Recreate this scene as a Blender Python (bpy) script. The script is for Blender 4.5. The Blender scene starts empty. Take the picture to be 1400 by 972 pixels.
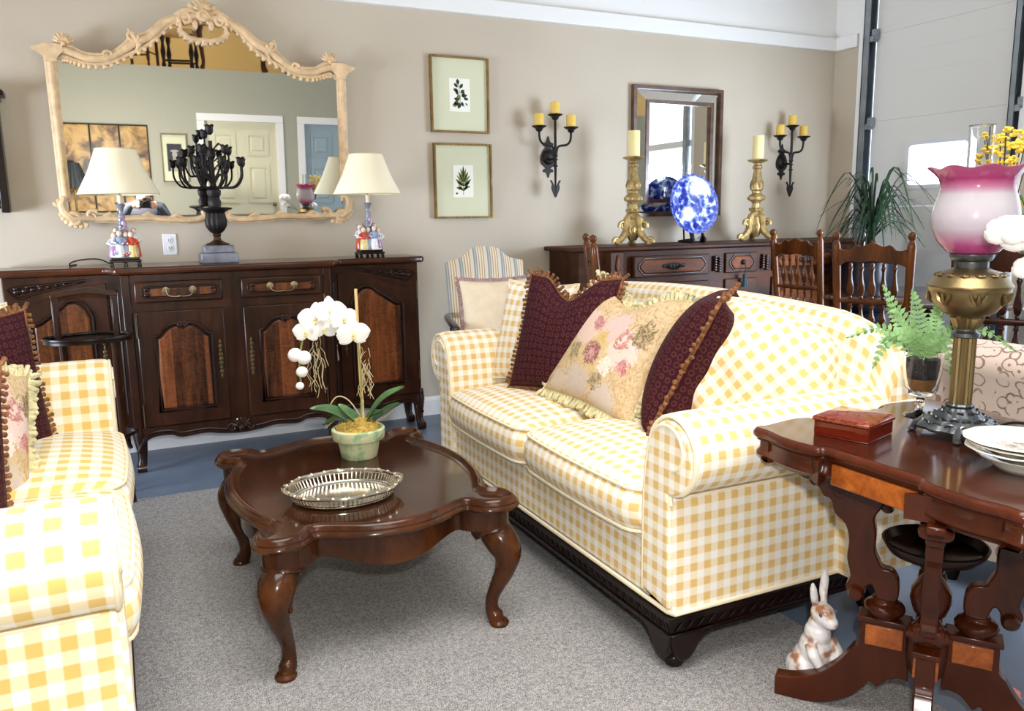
import bpy, bmesh, math, random
from mathutils import Vector, Matrix, Euler
random.seed(7)
PI = math.pi
SC = bpy.context.scene
COL = SC.collection

# ------------------------------------------------------------ camera, sky, lights, exposure
def rad(*a): return [math.radians(v) for v in a]
F_PX, CAM_H = 1110.0, 1.25
YAW, PITCH, ROLL = rad(25.97, 9.75, 0.8)
def cam_axes():
    cy, sy, cp, sp = math.cos(YAW), math.sin(YAW), math.cos(PITCH), math.sin(PITCH)
    f = Vector((sy*cp, cy*cp, -sp)); r = Vector((cy, -sy, 0)); d = f.cross(r)
    cr, sr = math.cos(ROLL), math.sin(ROLL)
    return cr*r+sr*d, -sr*r+cr*d, f
_r, _d, _f = cam_axes()
cam_data = bpy.data.cameras.new('camera'); cam = bpy.data.objects.new('camera', cam_data); COL.objects.link(cam)
M = Matrix((( _r.x, -_d.x, -_f.x, 0), (_r.y, -_d.y, -_f.y, 0), (_r.z, -_d.z, -_f.z, CAM_H), (0, 0, 0, 1)))
cam.matrix_world = M
cam_data.sensor_fit = 'HORIZONTAL'; cam_data.sensor_width = 36.0; cam_data.lens = 36.0*F_PX/1400.0
cam_data.clip_start = 0.02; cam_data.clip_end = 100
SC.camera = cam
SC.view_settings.view_transform = 'Standard'; SC.view_settings.look = 'None'
SC.view_settings.exposure = 0.20; SC.view_settings.gamma = 1.0; SC.view_settings.use_curve_mapping = False

world = bpy.data.worlds.new('daylight'); SC.world = world; world.use_nodes = True
bg = world.node_tree.nodes['Background']; bg.inputs[0].default_value = (0.74, 0.85, 1.0, 1); bg.inputs[1].default_value = 2.8

def light(name, kind, loc, energy, color=(1, 1, 1), size=None, size_y=None, target=None, radius=None):
    L = bpy.data.lights.new(name, kind); o = bpy.data.objects.new(name, L); COL.objects.link(o)
    o.location = loc; L.energy = energy; L.color = color
    if size: L.shape = 'RECTANGLE'; L.size = size; L.size_y = size_y or size
    if radius: L.shadow_soft_size = radius
    if target: o.rotation_euler = (Vector(target)-Vector(loc)).to_track_quat('-Z', 'Y').to_euler()
    return o
light('camera_flash', 'POINT', (0.06, -0.02, 1.40), 104, (1.0, 0.97, 0.93), radius=0.035)
o = light('overhead_fill_front', 'AREA', (0.5, 0.5, 4.2), 80, (1.0, 0.97, 0.93), 3.2, 2.2, (0.5, 0.7, 0)); o.data.spread = math.radians(100)  # added soft overhead fill for rug and sofas, not a known lamp
light('overhead_fill_rear', 'AREA', (0.6, -2.6, 4.1), 45, (1.0, 0.94, 0.84), 2.5, 1.2, (0.6, -1.9, 0))  # added overhead fill above the loft, not a known lamp
o = light('glazed_door_daylight', 'AREA', (5.0, 2.35, 1.00), 52, (0.70, 0.82, 1.0), 1.3, 1.5, (3.6, 4.8, 0.7)); o.data.spread = math.radians(105)
o = light('left_wall_fill', 'AREA', (-3.05, 3.3, 0.9), 38, (0.72, 0.83, 1.0), 1.5, 1.0, (0.8, 4.8, 1.0)); o.data.spread = math.radians(80)  # added cool fill that brightens the lower left of the back wall

# ------------------------------------------------------------ materials
MATS = {}
def srgb(r, g, b):
    f = lambda c: c/12.92 if c <= .04045 else ((c+.055)/1.055)**2.4
    return (f(r/255), f(g/255), f(b/255), 1)
class NT:
    def __init__(s, name):
        s.m = bpy.data.materials.new(name); s.m.use_nodes = True; s.t = s.m.node_tree; s.n = s.t.nodes
        s.b = s.n['Principled BSDF']; MATS[name] = s.m
    def new(s, typ, **kw):
        n = s.n.new(typ)
        for k, v in kw.items(): setattr(n, k, v)
        return n
    def link(s, a, b): s.t.links.new(a, b)
    def set(s, node, **kw):
        for k, v in kw.items(): node.inputs[k.replace('_', ' ')].default_value = v
    def math(s, op, a, b=None, c=None):
        n = s.new('ShaderNodeMath', operation=op)
        for i, v in enumerate((a, b, c)):
            if v is None: continue
            if isinstance(v, (int, float)): n.inputs[i].default_value = v
            else: s.link(v, n.inputs[i])
        return n.outputs[0]
    def mix(s, fac, a, b):
        n = s.new('ShaderNodeMix', data_type='RGBA')
        for i, v in ((0, fac), (6, a), (7, b)):
            if isinstance(v, (tuple, int, float)): n.inputs[i].default_value = v
            else: s.link(v, n.inputs[i])
        return n.outputs[2]
    def ramp(s, fac, stops):
        n = s.new('ShaderNodeValToRGB'); e = n.color_ramp.elements
        while len(e) < len(stops): e.new(0.5)
        for el, (p, c) in zip(e, stops): el.position = p; el.color = c
        s.link(fac, n.inputs[0]); return n.outputs[0]
    def noise(s, vec=None, scale=5, detail=3, rough=.5, dist=0):
        n = s.new('ShaderNodeTexNoise'); s.set(n, Scale=scale, Detail=detail, Roughness=rough, Distortion=dist)
        if vec is not None: s.link(vec, n.inputs['Vector'])
        return n.outputs['Fac']
    def coord(s, which='Object', scale=(1, 1, 1), rot=(0, 0, 0)):
        c = s.new('ShaderNodeTexCoord'); m = s.new('ShaderNodeMapping')
        m.inputs['Scale'].default_value = scale; m.inputs['Rotation'].default_value = rot
        s.link(c.outputs[which], m.inputs[0]); return m.outputs[0]
    def color(s, v):
        if isinstance(v, tuple): s.b.inputs['Base Color'].default_value = v
        else: s.link(v, s.b.inputs['Base Color'])
    def bump(s, h, strength=.3, dist=.01):
        n = s.new('ShaderNodeBump'); s.set(n, Strength=strength, Distance=dist); s.link(h, n.inputs['Height']); s.link(n.outputs[0], s.b.inputs['Normal'])
def plain(name, col, rough=.5, metal=0, coat=0, bump=0, bscale=60, var=0, spec=None, trans=0, ior=None, sub=0):
    t = NT(name)
    if var:
        nz = t.noise(t.coord(), bscale*.3, 4)
        lo = tuple(c*(1-var) for c in col[:3])+(1,); hi = tuple(min(1, c*(1+var)) for c in col[:3])+(1,)
        t.color(t.ramp(nz, [(.3, lo), (.7, hi)]))
    else: t.color(col)
    t.set(t.b, Roughness=rough, Metallic=metal, Coat_Weight=coat, Transmission_Weight=trans)
    if coat: t.b.inputs['Coat Roughness'].default_value = .12
    if spec is not None: t.b.inputs['Specular IOR Level'].default_value = spec
    if ior: t.b.inputs['IOR'].default_value = ior
    if sub: t.set(t.b, Subsurface_Weight=sub); t.b.inputs['Subsurface Radius'].default_value = (.02, .015, .01)
    if bump: t.bump(t.noise(t.coord(), bscale, 3), bump, .004)
    return t.m
def wood(name, dark, light_, rough=.3, coat=.5, scale=(1, 1, 1), g=9, rot=(0, 0, 0), contrast=(.3, .72), bump=.12):
    t = NT(name); v = t.coord('Object', scale, rot)
    n1 = t.noise(v, g, 6, .62, .8); n2 = t.noise(v, g*5, 4, .6, .2); n3 = t.noise(t.coord('Object'), 2.6, 2)
    f = t.math('ADD', t.math('MULTIPLY', n1, .62), t.math('ADD', t.math('MULTIPLY', n2, .22), t.math('MULTIPLY', n3, .16)))
    mid = tuple((a+b)*.40 for a, b in zip(dark[:3], light_[:3]))+(1,)
    t.color(t.ramp(f, [(contrast[0], dark), ((contrast[0]+contrast[1])/2, mid), (contrast[1], light_)]))
    t.set(t.b, Roughness=rough, Coat_Weight=coat*.6); t.b.inputs['Coat Roughness'].default_value = .08; t.b.inputs['Specular IOR Level'].default_value = .22
    t.bump(n2, bump, .002); return t.m
def gingham(name, period, c_full, c_half, c_none, rough=.85):
    t = NT(name); c = t.new('ShaderNodeTexCoord'); sp = t.new('ShaderNodeSeparateXYZ'); t.link(c.outputs['UV'], sp.inputs[0])
    def stripe(o):
        w = t.math('PINGPONG', t.math('DIVIDE', o, period), .5)          # 0..0.5
        r = t.new('ShaderNodeMapRange', interpolation_type='SMOOTHSTEP'); r.inputs['From Min'].default_value = .21; r.inputs['From Max'].default_value = .29
        t.link(w, r.inputs['Value']); return r.outputs[0]
    a = stripe(sp.outputs[0]); b = stripe(sp.outputs[1]); s = t.math('MULTIPLY', t.math('ADD', a, b), .5)
    col = t.ramp(s, [(0, c_none), (.5, c_half), (1, c_full)])
    t.color(col); t.set(t.b, Roughness=rough, Sheen_Weight=.15); t.b.inputs['Specular IOR Level'].default_value = .15
    weave = t.noise(t.coord('UV', (1, 1, 1)), 900, 1); t.bump(weave, .12, .001); return t.m

W = {}
W['buffet'] = wood('dark_walnut_oak', srgb(14, 7, 5), srgb(78, 42, 24), .3, .15, (1, 1, .16), 11, bump=.1)
def figured(name, dark, light_, board=.075):
    t = NT(name); v = t.coord('Object', (1, 1, .10)); sp = t.new('ShaderNodeSeparateXYZ'); t.link(t.coord('Object'), sp.inputs[0])
    wn = t.new('ShaderNodeTexWhiteNoise', noise_dimensions='1D'); t.link(t.math('FLOOR', t.math('DIVIDE', t.math('ADD', sp.outputs[0], 5.03), board)), wn.inputs['W'])
    n1 = t.noise(v, 34, 5, .65, .6); n2 = t.noise(t.coord('Object', (.5, 1, 1)), 46, 3, .6, 2.0)
    f = t.math('ADD', t.math('MULTIPLY', n1, .50), t.math('ADD', t.math('MULTIPLY', n2, .30), t.math('MULTIPLY', wn.outputs['Value'], .22)))
    mid = tuple((a+b)*.42 for a, b in zip(dark[:3], light_[:3]))+(1,)
    t.color(t.ramp(f, [(.34, dark), (.52, mid), (.70, light_)])); t.set(t.b, Roughness=.32, Coat_Weight=.1); t.b.inputs['Specular IOR Level'].default_value = .22
    t.bump(n1, .1, .002); return t.m
W['buffet_panel'] = figured('figured_oak', srgb(36, 16, 8), srgb(138, 78, 42))
W['carving'] = wood('carved_dark_wood', srgb(16, 8, 6), srgb(60, 31, 19), .32, .2, (1, 1, .4), 9)
W['buffet_top'] = wood('polished_oak_top', srgb(40, 20, 12), srgb(104, 56, 30), .2, .5, (.16, 1, 1), 12)
W['coffee'] = wood('polished_walnut', srgb(12, 6, 4), srgb(96, 52, 24), .22, .3, (.5, .5, .25), 12)
W['coffee_top'] = wood('burl_table_top', srgb(14, 6, 4), srgb(80, 40, 17), .13, .5, (.5, .3, 1), 5, contrast=(.25, .78), bump=.02)
W['mahogany'] = wood('red_mahogany', srgb(20, 7, 4), srgb(108, 48, 22), .24, .25, (.4, .4, .2), 8)
W['mahogany_top'] = wood('mahogany_top', srgb(34, 14, 9), srgb(82, 38, 24), .16, .6, (.7, .25, 1), 6, contrast=(.2, .85), bump=.02)
W['burl'] = wood('burl_veneer', srgb(100, 40, 14), srgb(202, 112, 46), .25, .6, (1, 1, 1), 16)
W['ebony'] = wood('ebonised_wood', srgb(8, 4, 3), srgb(36, 16, 10), .28, .3, (1, 1, 1), 20, bump=.1)
W['chair'] = wood('chestnut_chair_wood', srgb(44, 19, 7), srgb(142, 80, 34), .24, .4, (1, 1, .18), 14)
W['chair_dark'] = wood('dark_chair_wood', srgb(24, 9, 5), srgb(92, 44, 22), .25, .35, (1, 1, .18), 14)
W['server'] = wood('carved_server_oak', srgb(20, 8, 4), srgb(96, 50, 20), .5, .0, (.25, 1, 1), 11)
W['server_panel'] = wood('server_panel_oak', srgb(52, 20, 8), srgb(148, 80, 32), .5, .0, (.25, 1, 1), 12)
GH = gingham('yellow_gingham', .046, srgb(230, 194, 124), srgb(244, 230, 202), srgb(251, 248, 241))
GHL = gingham('yellow_gingham_large', .058, srgb(232, 196, 116), srgb(246, 231, 190), srgb(251, 248, 238))
PIPING = plain('pale_piping', srgb(246, 234, 204), .8)
BLACK = plain('black_iron', srgb(34, 28, 27), .5, .5, bump=.3, bscale=90)
WHITE = plain('white_paint', srgb(244, 243, 240), .5)
CREAM_CANDLE = plain('cream_wax', srgb(240, 222, 160), .5, sub=.3)
YELLOW_CANDLE = plain('yellow_wax', srgb(232, 196, 92), .5, sub=.3)
GOLD = plain('aged_gilding', srgb(172, 146, 94), .42, .55, bump=.7, bscale=70, var=.5)
GILT_FRAME = plain('gilt_frame', srgb(140, 112, 64), .35, .7, bump=.3, bscale=50, var=.3)
MIRROR = plain('mirror_silver', (.83, .83, .80, 1), .015, 1)
BRASS = plain('antique_brass', srgb(132, 115, 80), .36, .9, bump=.15, bscale=60)
SILVER = plain('silver_plate', srgb(205, 200, 188), .17, 1.0, var=.12, bscale=60)
WASHED = plain('washed_gold_wood', srgb(222, 190, 148), .5, bump=.5, bscale=80, var=.18)
GREEN = plain('orchid_leaf', srgb(74, 112, 62), .35, coat=.3, var=.3)
FERN = plain('fern_leaf', srgb(140, 184, 120), .55, var=.2)
PALM = plain('palm_leaf', srgb(38, 62, 38), .4, var=.35)
PETAL = plain('white_petal', srgb(250, 249, 246), .5, sub=.2)
MARBLE = plain('grey_marble', srgb(116, 118, 128), .35, var=.4, bscale=50)
DARK = plain('dark_recess', srgb(18, 12, 10), .6)

# ------------------------------------------------------------ mesh builder
class MB:
    def __init__(s): s.bm = bmesh.new(); s.uv = s.bm.loops.layers.uv.new('UVMap'); s.hu = s.bm.faces.layers.int.new('has_uv')
    def v(s, p, Mx=None): return s.bm.verts.new(Mx @ Vector(p) if Mx else Vector(p))
    def face(s, vs, uvs=None, mi=0):
        try: f = s.bm.faces.new(vs)
        except ValueError: return None
        f.material_index = mi
        if uvs:
            for l, u in zip(f.loops, uvs): l[s.uv].uv = u
            f[s.hu] = 1
        return f
    def box(s, x0, x1, y0, y1, z0, z1, Mx=None, mi=0):
        c = [s.v(p, Mx) for p in ((x0,y0,z0),(x1,y0,z0),(x1,y1,z0),(x0,y1,z0),(x0,y0,z1),(x1,y0,z1),(x1,y1,z1),(x0,y1,z1))]
        for q in ((3,2,1,0),(4,5,6,7),(0,1,5,4),(1,2,6,5),(2,3,7,6),(3,0,4,7)): s.face([c[i] for i in q], mi=mi)
        return s
    def rings(s, rings, closed_ring=True, caps=True, loop=False, uvs=None, mi=0):
        vr = [[s.v(p) for p in r] for r in rings]; n = len(rings[0]); m = len(rings)
        for i in range(m if loop else m-1):
            a, b = vr[i], vr[(i+1) % m]
            for j in range(n if closed_ring else n-1):
                k = (j+1) % n
                u = None
                if uvs: u = [uvs(i, j), uvs(i, j+1), uvs(i+1, j+1), uvs(i+1, j)]
                s.face([a[j], a[k], b[k], b[j]], u, mi)
        if caps and closed_ring and not loop:
            s.face(list(reversed(vr[0])), mi=mi); s.face(vr[-1], mi=mi)
        return s
    def tube(s, pts, r, seg=8, loop=False, caps=True, flat=None, mi=0, Mx=None):
        P = [Mx @ Vector(p) if Mx else Vector(p) for p in pts]; n = len(P)
        R = r if isinstance(r, (list, tuple)) else [r]*n
        T = []
        for i in range(n):
            a = P[(i-1) % n] if (loop or i > 0) else P[i]; b = P[(i+1) % n] if (loop or i < n-1) else P[i]
            t = b-a; T.append(t.normalized() if t.length > 1e-9 else Vector((0, 0, 1)))
        up = Vector((0, 0, 1)) if abs(T[0].z) < .9 else Vector((0, 1, 0))
        N = (up - T[0]*up.dot(T[0])).normalized(); rings = []
        for i in range(n):
            N = N - T[i]*N.dot(T[i])
            if N.length < 1e-6: N = T[i].orthogonal()
            N.normalize(); B = T[i].cross(N)
            fx, fy = flat if flat else (1, 1)
            rings.append([P[i]+(N*math.cos(a)*fx+B*math.sin(a)*fy)*R[i] for a in [2*PI*j/seg for j in range(seg)]])
        return s.rings(rings, True, caps, loop, mi=mi)
    def lathe(s, prof, c=(0, 0, 0), seg=20, Mx=None, flute=0, nfl=0, sq=(1, 1), mi=0, caps=True):
        c = Vector(c); rings = []
        for r, z in prof:
            ring = []
            for j in range(seg):
                a = 2*PI*j/seg; rr = r*(1+flute*math.cos(nfl*a)) if nfl else r
                p = Vector((rr*math.cos(a)*sq[0], rr*math.sin(a)*sq[1], z))
                ring.append(c + (Mx @ p if Mx else p))
            rings.append(ring)
        return s.rings(rings, True, caps, mi=mi)
    def ball(s, c, r, seg=10, Mx=None, mi=0):
        rx, ry, rz = r if isinstance(r, (tuple, list)) else (r, r, r); h = max(4, seg//2+1); rings = []
        for i in range(h+1):
            th = PI*i/h; th = min(max(th, .02), PI-.02)
            rings.append([Vector(c)+((Mx if Mx else Matrix.Identity(3)) @ Vector((rx*math.sin(th)*math.cos(2*PI*j/seg), ry*math.sin(th)*math.sin(2*PI*j/seg), -rz*math.cos(th)))) for j in range(seg)])
        return s.rings(rings, True, True, mi=mi)
    def prism(s, outline, fn0, fn1, mi=0):
        """outline 2-D; fn0/fn1 map (u,v)->3-D for the two faces"""
        a = [s.v(fn0(u, v)) for u, v in outline]; b = [s.v(fn1(u, v)) for u, v in outline]; n = len(a)
        for i in range(n): s.face([a[i], a[(i+1) % n], b[(i+1) % n], b[i]], mi=mi)
        s.face(list(reversed(a)), mi=mi); s.face(b, mi=mi); return s
    def slab(s, outline, axis, t0, t1, mi=0, Mx=None):
        f = {'x': lambda t: (lambda u, v: (t, u, v)), 'y': lambda t: (lambda u, v: (u, t, v)), 'z': lambda t: (lambda u, v: (u, v, t))}[axis]
        g0, g1 = f(t0), f(t1)
        if Mx: return s.prism(outline, lambda u, v: Mx @ Vector(g0(u, v)), lambda u, v: Mx @ Vector(g1(u, v)), mi)
        return s.prism(outline, g0, g1, mi)
    def ringslab(s, outer, inner, axis, t0, t1, mi=0, Mx=None):
        """frame between two outlines of equal length"""
        f = {'x': lambda t, u, v: (t, u, v), 'y': lambda t, u, v: (u, t, v), 'z': lambda t, u, v: (u, v, t)}[axis]
        g = (lambda t, p: Mx @ Vector(f(t, *p))) if Mx else (lambda t, p: Vector(f(t, *p)))
        n = len(outer); R = [[g(t0, p) for p in inner], [g(t0, p) for p in outer], [g(t1, p) for p in outer], [g(t1, p) for p in inner]]
        rings = [[R[k][i] for k in range(4)] for i in range(n)]
        return s.rings(rings, True, False, True, mi=mi)
    def grid(s, fn, nu, nv, uvf=None, mi=0, flip=False):
        vs = [[s.v(fn(i/nu, j/nv)) for j in range(nv+1)] for i in range(nu+1)]
        for i in range(nu):
            for j in range(nv):
                q = [(i, j), (i+1, j), (i+1, j+1), (i, j+1)]
                if flip: q.reverse()
                s.face([vs[a][b] for a, b in q], [uvf(a/nu, b/nv) for a, b in q] if uvf else None, mi)
        return s
    def build(s, name, mat, parent=None, smooth=True, bevel=0, bseg=2, angle=40, sub=0, loc=None, rot=None, weld=0):
        bm = s.bm
        if weld: bmesh.ops.remove_doubles(bm, verts=bm.verts, dist=weld)
        bmesh.ops.recalc_face_normals(bm, faces=bm.faces)
        for f in bm.faces:
            if not f[s.hu]:
                f.normal_update(); n = f.normal; ax = max(range(3), key=lambda i: abs(n[i]))
                for l in f.loops:
                    p = l.vert.co; l[s.uv].uv = ((p.y, p.z), (p.x, p.z), (p.x, p.y))[ax]
        me = bpy.data.meshes.new(name); bm.to_mesh(me); bm.free()
        for m in (mat if isinstance(mat, (list, tuple)) else [mat]): me.materials.append(m)
        if smooth:
            for p in me.polygons: p.use_smooth = True
            me.set_sharp_from_angle(angle=math.radians(angle))
        o = bpy.data.objects.new(name, me); COL.objects.link(o)
        if parent: o.parent = parent
        if loc: o.location = loc
        if rot: o.rotation_euler = rot
        if bevel:
            b = o.modifiers.new('bevel', 'BEVEL'); b.width = bevel; b.segments = bseg; b.limit_method = 'ANGLE'; b.angle_limit = math.radians(35)
        if sub:
            b = o.modifiers.new('sub', 'SUBSURF'); b.levels = sub; b.render_levels = sub
        return o

def tag(o, label=None, cat=None, group=None, kind=None):
    if label: o['label'] = label
    if cat: o['category'] = cat
    if group: o['group'] = group
    if kind: o['kind'] = kind
    return o
def thing(name, label, cat, loc=(0, 0, 0), rz=0, group=None):
    o = bpy.data.objects.new(name, None); COL.objects.link(o); o.empty_display_size = .05
    o.location = loc; o.rotation_euler = (0, 0, rz); return tag(o, label, cat, group)
def copy_tree(o, parent=None):
    c = o.copy(); COL.objects.link(c); c.parent = parent
    for ch in [x for x in COL.objects if x.parent is o]: copy_tree(ch, c)
    return c
def struct(name, mb, mat, parent=None, **kw):
    o = mb.build(name, mat, parent, **kw)
    if not parent: o['kind'] = 'structure'
    return o
def spline(pts, n=8, closed=False):
    P = [Vector(p) for p in pts]; out = []; m = len(P)
    for i in range(m if closed else m-1):
        g = lambda k: P[k % m] if closed else P[min(max(k, 0), m-1)]
        p0, p1, p2, p3 = g(i-1), g(i), g(i+1), g(i+2)
        for k in range(n):
            t = k/n; out.append(.5*((2*p1)+(-p0+p2)*t+(2*p0-5*p1+4*p2-p3)*t*t+(-p0+3*p1-3*p2+p3)*t**3))
    if not closed: out.append(P[-1])
    return out
def spl2(pts, n=8, closed=False): return [(p.x, p.y) for p in spline([(a, b, 0) for a, b in pts], n, closed)]
def offset2(pts, d):
    """offset a closed 2-D outline (ccw) inwards by d"""
    n = len(pts); out = []
    for i in range(n):
        a, b = Vector(pts[i-1]), Vector(pts[(i+1) % n]); t = (b-a); t = t.normalized() if t.length > 1e-9 else Vector((1, 0))
        out.append((pts[i][0]-t.y*d, pts[i][1]+t.x*d))
    return out
def frame3(c, xdir, ydir):
    x = Vector(xdir).normalized(); z = x.cross(Vector(ydir)).normalized(); y = z.cross(x)
    return Matrix(((x.x, y.x, z.x, c[0]), (x.y, y.y, z.y, c[1]), (x.z, y.z, z.z, c[2]), (0, 0, 0, 1)))
def spiral(c, r0, r1, a0, turns, n=22, sgn=1):
    return [(c[0]+(r0+(r1-r0)*k/n)*math.cos(a0+sgn*2*PI*turns*k/n), c[1]+(r0+(r1-r0)*k/n)*math.sin(a0+sgn*2*PI*turns*k/n)) for k in range(n+1)]

# ------------------------------------------------------------ the room
WY, WX, RY, LX, CZ = 4.80, 5.15, -1.60, -3.2, 4.5
m = NT('wall_taupe'); n = m.noise(m.coord(), 1.2, 2)
m.color(m.ramp(n, [(.3, srgb(196, 183, 163)), (.7, srgb(203, 191, 172))])); m.set(m.b, Roughness=.7); m.bump(m.noise(m.coord(), 160, 2), .08, .002); M_WALL = m.m
M_REAR = plain('rear_wall_sage', srgb(172, 171, 154), .7)
M_LOFT = plain('loft_wall_straw', srgb(200, 172, 112), .7)
m = NT('painted_concrete'); m.color(m.ramp(m.noise(m.coord(), 2.5, 4), [(.35, srgb(98, 112, 134)), (.7, srgb(118, 132, 154))])); m.set(m.b, Roughness=.35); M_FLOOR = m.m
m = NT('pepper_carpet'); v = m.coord()
n1 = m.noise(v, 330, 2, .7); n2 = m.noise(v, 95, 3, .6)
m.color(m.ramp(m.math('ADD', m.math('MULTIPLY', n1, .75), m.math('MULTIPLY', n2, .25)), [(.38, srgb(84, 83, 85)), (.5, srgb(154, 152, 152)), (.62, srgb(212, 210, 208))]))
m.set(m.b, Roughness=.95); m.b.inputs['Specular IOR Level'].default_value = .1; m.bump(n1, .9, .006); M_CARPET = m.m
M_DOORP = plain('white_insulated_panel', srgb(228, 227, 222), .45)
M_TRACK = plain('galvanised_steel', srgb(150, 158, 166), .35, .85, var=.2, bscale=30)
M_GLASS = NT('clear_pane'); _t = M_GLASS; _tr = _t.new('ShaderNodeBsdfTransparent'); _gl = _t.new('ShaderNodeBsdfGlossy'); _t.set(_gl, Roughness=.02)
_mx = _t.new('ShaderNodeMixShader'); _mx.inputs[0].default_value = .06; _t.link(_tr.outputs[0], _mx.inputs[1]); _t.link(_gl.outputs[0], _mx.inputs[2]); _t.link(_mx.outputs[0], _t.n['Material Output'].inputs['Surface']); M_GLASS = M_GLASS.m

b = MB(); b.box(LX, WX+.2, RY-2.6, WY+.2, -.1, 0); struct('floor', b, M_FLOOR, smooth=False)
b = MB(); b.box(LX, WX+.2, RY-2.6, WY+.2, CZ, CZ+.1); struct('ceiling', b, plain('white_ceiling', srgb(240, 240, 240), .8), smooth=False)
b = MB(); b.box(LX, WX+.2, WY, WY+.15, 0, 2.46); struct('wall_back', b, M_WALL, smooth=False)
b = MB(); b.box(LX, WX+.2, WY+.02, WY+.15, 2.46, CZ); struct('wall_back_upper', b, WHITE, smooth=False)
b = MB(); b.box(WX, WX+.15, 4.56, WY, 0, 2.46); b.box(WX, WX+.15, 3.06, 3.30, 0, 2.46); b.box(WX, WX+.15, RY, .15, 0, 2.46); struct('wall_right', b, M_WALL, smooth=False)
b = MB(); b.box(WX+.02, WX+.15, 4.56, WY+.02, 2.46, CZ); b.box(WX+.02, WX+.15, 3.06, 3.30, 2.46, CZ); b.box(WX+.02, WX+.15, RY, .15, 2.46, CZ); b.box(WX+.02, WX+.15, 3.30, 4.56, 3.2, CZ); b.box(WX+.02, WX+.15, .15, 3.06, 3.2, CZ)
struct('wall_right_upper', b, WHITE, smooth=False)
b = MB(); b.box(LX-.15, LX, RY-2.6, 2.45, 0, CZ); b.box(LX-.15, LX, 4.15, WY, 0, CZ); b.box(LX-.15, LX, 2.45, 4.15, 0, .35); b.box(LX-.15, LX, 2.45, 4.15, 1.65, CZ); struct('wall_left', b, M_WALL, smooth=False)
w1 = thing('added_window_1', None, None, (LX, 0, 0)); w1['kind'] = 'structure'  # unseen window, added to go with the fill light on this side
b = MB(); b.ringslab([(2.40, .30), (4.20, .30), (4.20, 1.70), (2.40, 1.70)], [(2.50, .40), (4.10, .40), (4.10, 1.60), (2.50, 1.60)], 'x', -.12, .02); b.box(-.09, -.03, 3.27, 3.33, .35, 1.65); b.build('window_frame', WHITE, w1, smooth=False)
b = MB(); b.box(-.07, -.065, 2.45, 4.15, .36, 1.64); b.build('pane', M_GLASS, w1, smooth=False)
b = MB(); b.box(LX, 1.13, RY-.1, RY, 0, 2.64); b.box(2.09, 2.36, RY-.1, RY, 0, 2.64); b.box(3.30, WX, RY-.1, RY, 0, 2.64); b.box(1.13, 2.09, RY-.1, RY, 2.05, 2.64); b.box(2.36, 3.30, RY-.1, RY, 2.05, 2.64)
struct('wall_rear', b, M_REAR, smooth=False)
b = MB(); b.box(LX, WX, RY-2.4, RY-.1, 2.56, 2.64); struct('floor_loft', b, plain('loft_boards', srgb(196, 164, 106), .5), smooth=False)
b = MB(); b.box(LX, WX+.2, RY-2.6, RY-2.4, 0, CZ); struct('wall_loft', b, M_LOFT, smooth=False)
# white ledge that runs round the room above the taupe paint
b = MB(); b.box(LX, WX-.03, WY-.035, WY+.02, 2.46, 2.555); struct('trim_1', b, WHITE, bevel=.004)
b = MB(); b.box(WX-.03, WX+.02, 4.57, WY+.02, 2.46, 2.555); o = struct('trim_2', b, WHITE, bevel=.004)
prof = [(0, 0), (-.016, 0), (-.016, .095), (-.010, .110), (-.004, .118), (0, .118)]
b = MB(); b.rings([[(x, WY+u, z) for u, z in prof] for x in (LX, WX)]); struct('baseboard_back', b, WHITE, smooth=False)
b = MB(); b.rings([[(WX+u, y, z) for u, z in prof] for y in (4.56, WY-.016)]); struct('baseboard_right', b, WHITE, smooth=False)
# jamb of the garage door
b = MB(); b.box(WX-.02, WX+.15, 4.525, 4.56, 0, 3.2); b.box(WX-.02, WX+.15, 3.265, 3.30, 0, 3.2); struct('trim_3', b, WHITE, bevel=.003)

# sectional garage door (white, ribbed, one long window)
door = thing('door_1', None, None, (WX, 0, 0)); door['kind'] = 'structure'
SEAMS = [0, .655, 1.28, 1.903, 2.525, 3.15]
for k in range(5):
    z0, z1 = SEAMS[k]+.0006, SEAMS[k+1]-.0006; b = MB()
    if k == 2:
        b.box(.03, .07, 3.33, 3.64, z0, z1); b.box(.03, .07, 4.11, 4.44, z0, z1); b.box(.03, .07, 3.64, 4.11, z0, 1.42); b.box(.03, .07, 3.64, 4.11, 1.715, z1)
    else: b.box(.03, .07, 3.33, 4.44, z0, z1)
    nz = 4
    for i in range(1, nz):
        z = z0+(z1-z0)*i/nz
        if k == 2 and 1.38 < z < 1.75: b.box(.0285, .031, 3.33, 3.60, z-.004, z+.004); b.box(.0285, .031, 4.14, 4.44, z-.004, z+.004)
        else: b.box(.0285, .031, 3.33, 4.44, z-.004, z+.004)
    sec = b.build('door_section', M_DOORP, door, smooth=False)
ro = [(3.62, 1.40), (4.13, 1.40), (4.13, 1.735), (3.62, 1.735)]; ri = [(3.665, 1.44), (4.08, 1.44), (4.08, 1.695), (3.665, 1.695)]
def rr(x0, x1, y0, y1, r, n=5):
    out = []
    for cx, cy, a0 in ((x1-r, y0+r, -PI/2), (x1-r, y1-r, 0), (x0+r, y1-r, PI/2), (x0+r, y0+r, PI)):
        for i in range(n+1): a = a0+PI/2*i/n; out.append((cx+r*math.cos(a), cy+r*math.sin(a)))
    return out
b = MB(); b.ringslab(rr(3.62, 4.13, 1.40, 1.735, .02), rr(3.650, 4.100, 1.428, 1.707, .03), 'x', .018, .075); wf = b.build('door_window_frame', plain('grey_white_gasket', srgb(226, 228, 230), .4), door, smooth=False)
b = MB(); b.box(.045, .05, 3.645, 4.105, 1.424, 1.711); b.build('pane', M_GLASS, wf, smooth=False)
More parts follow.
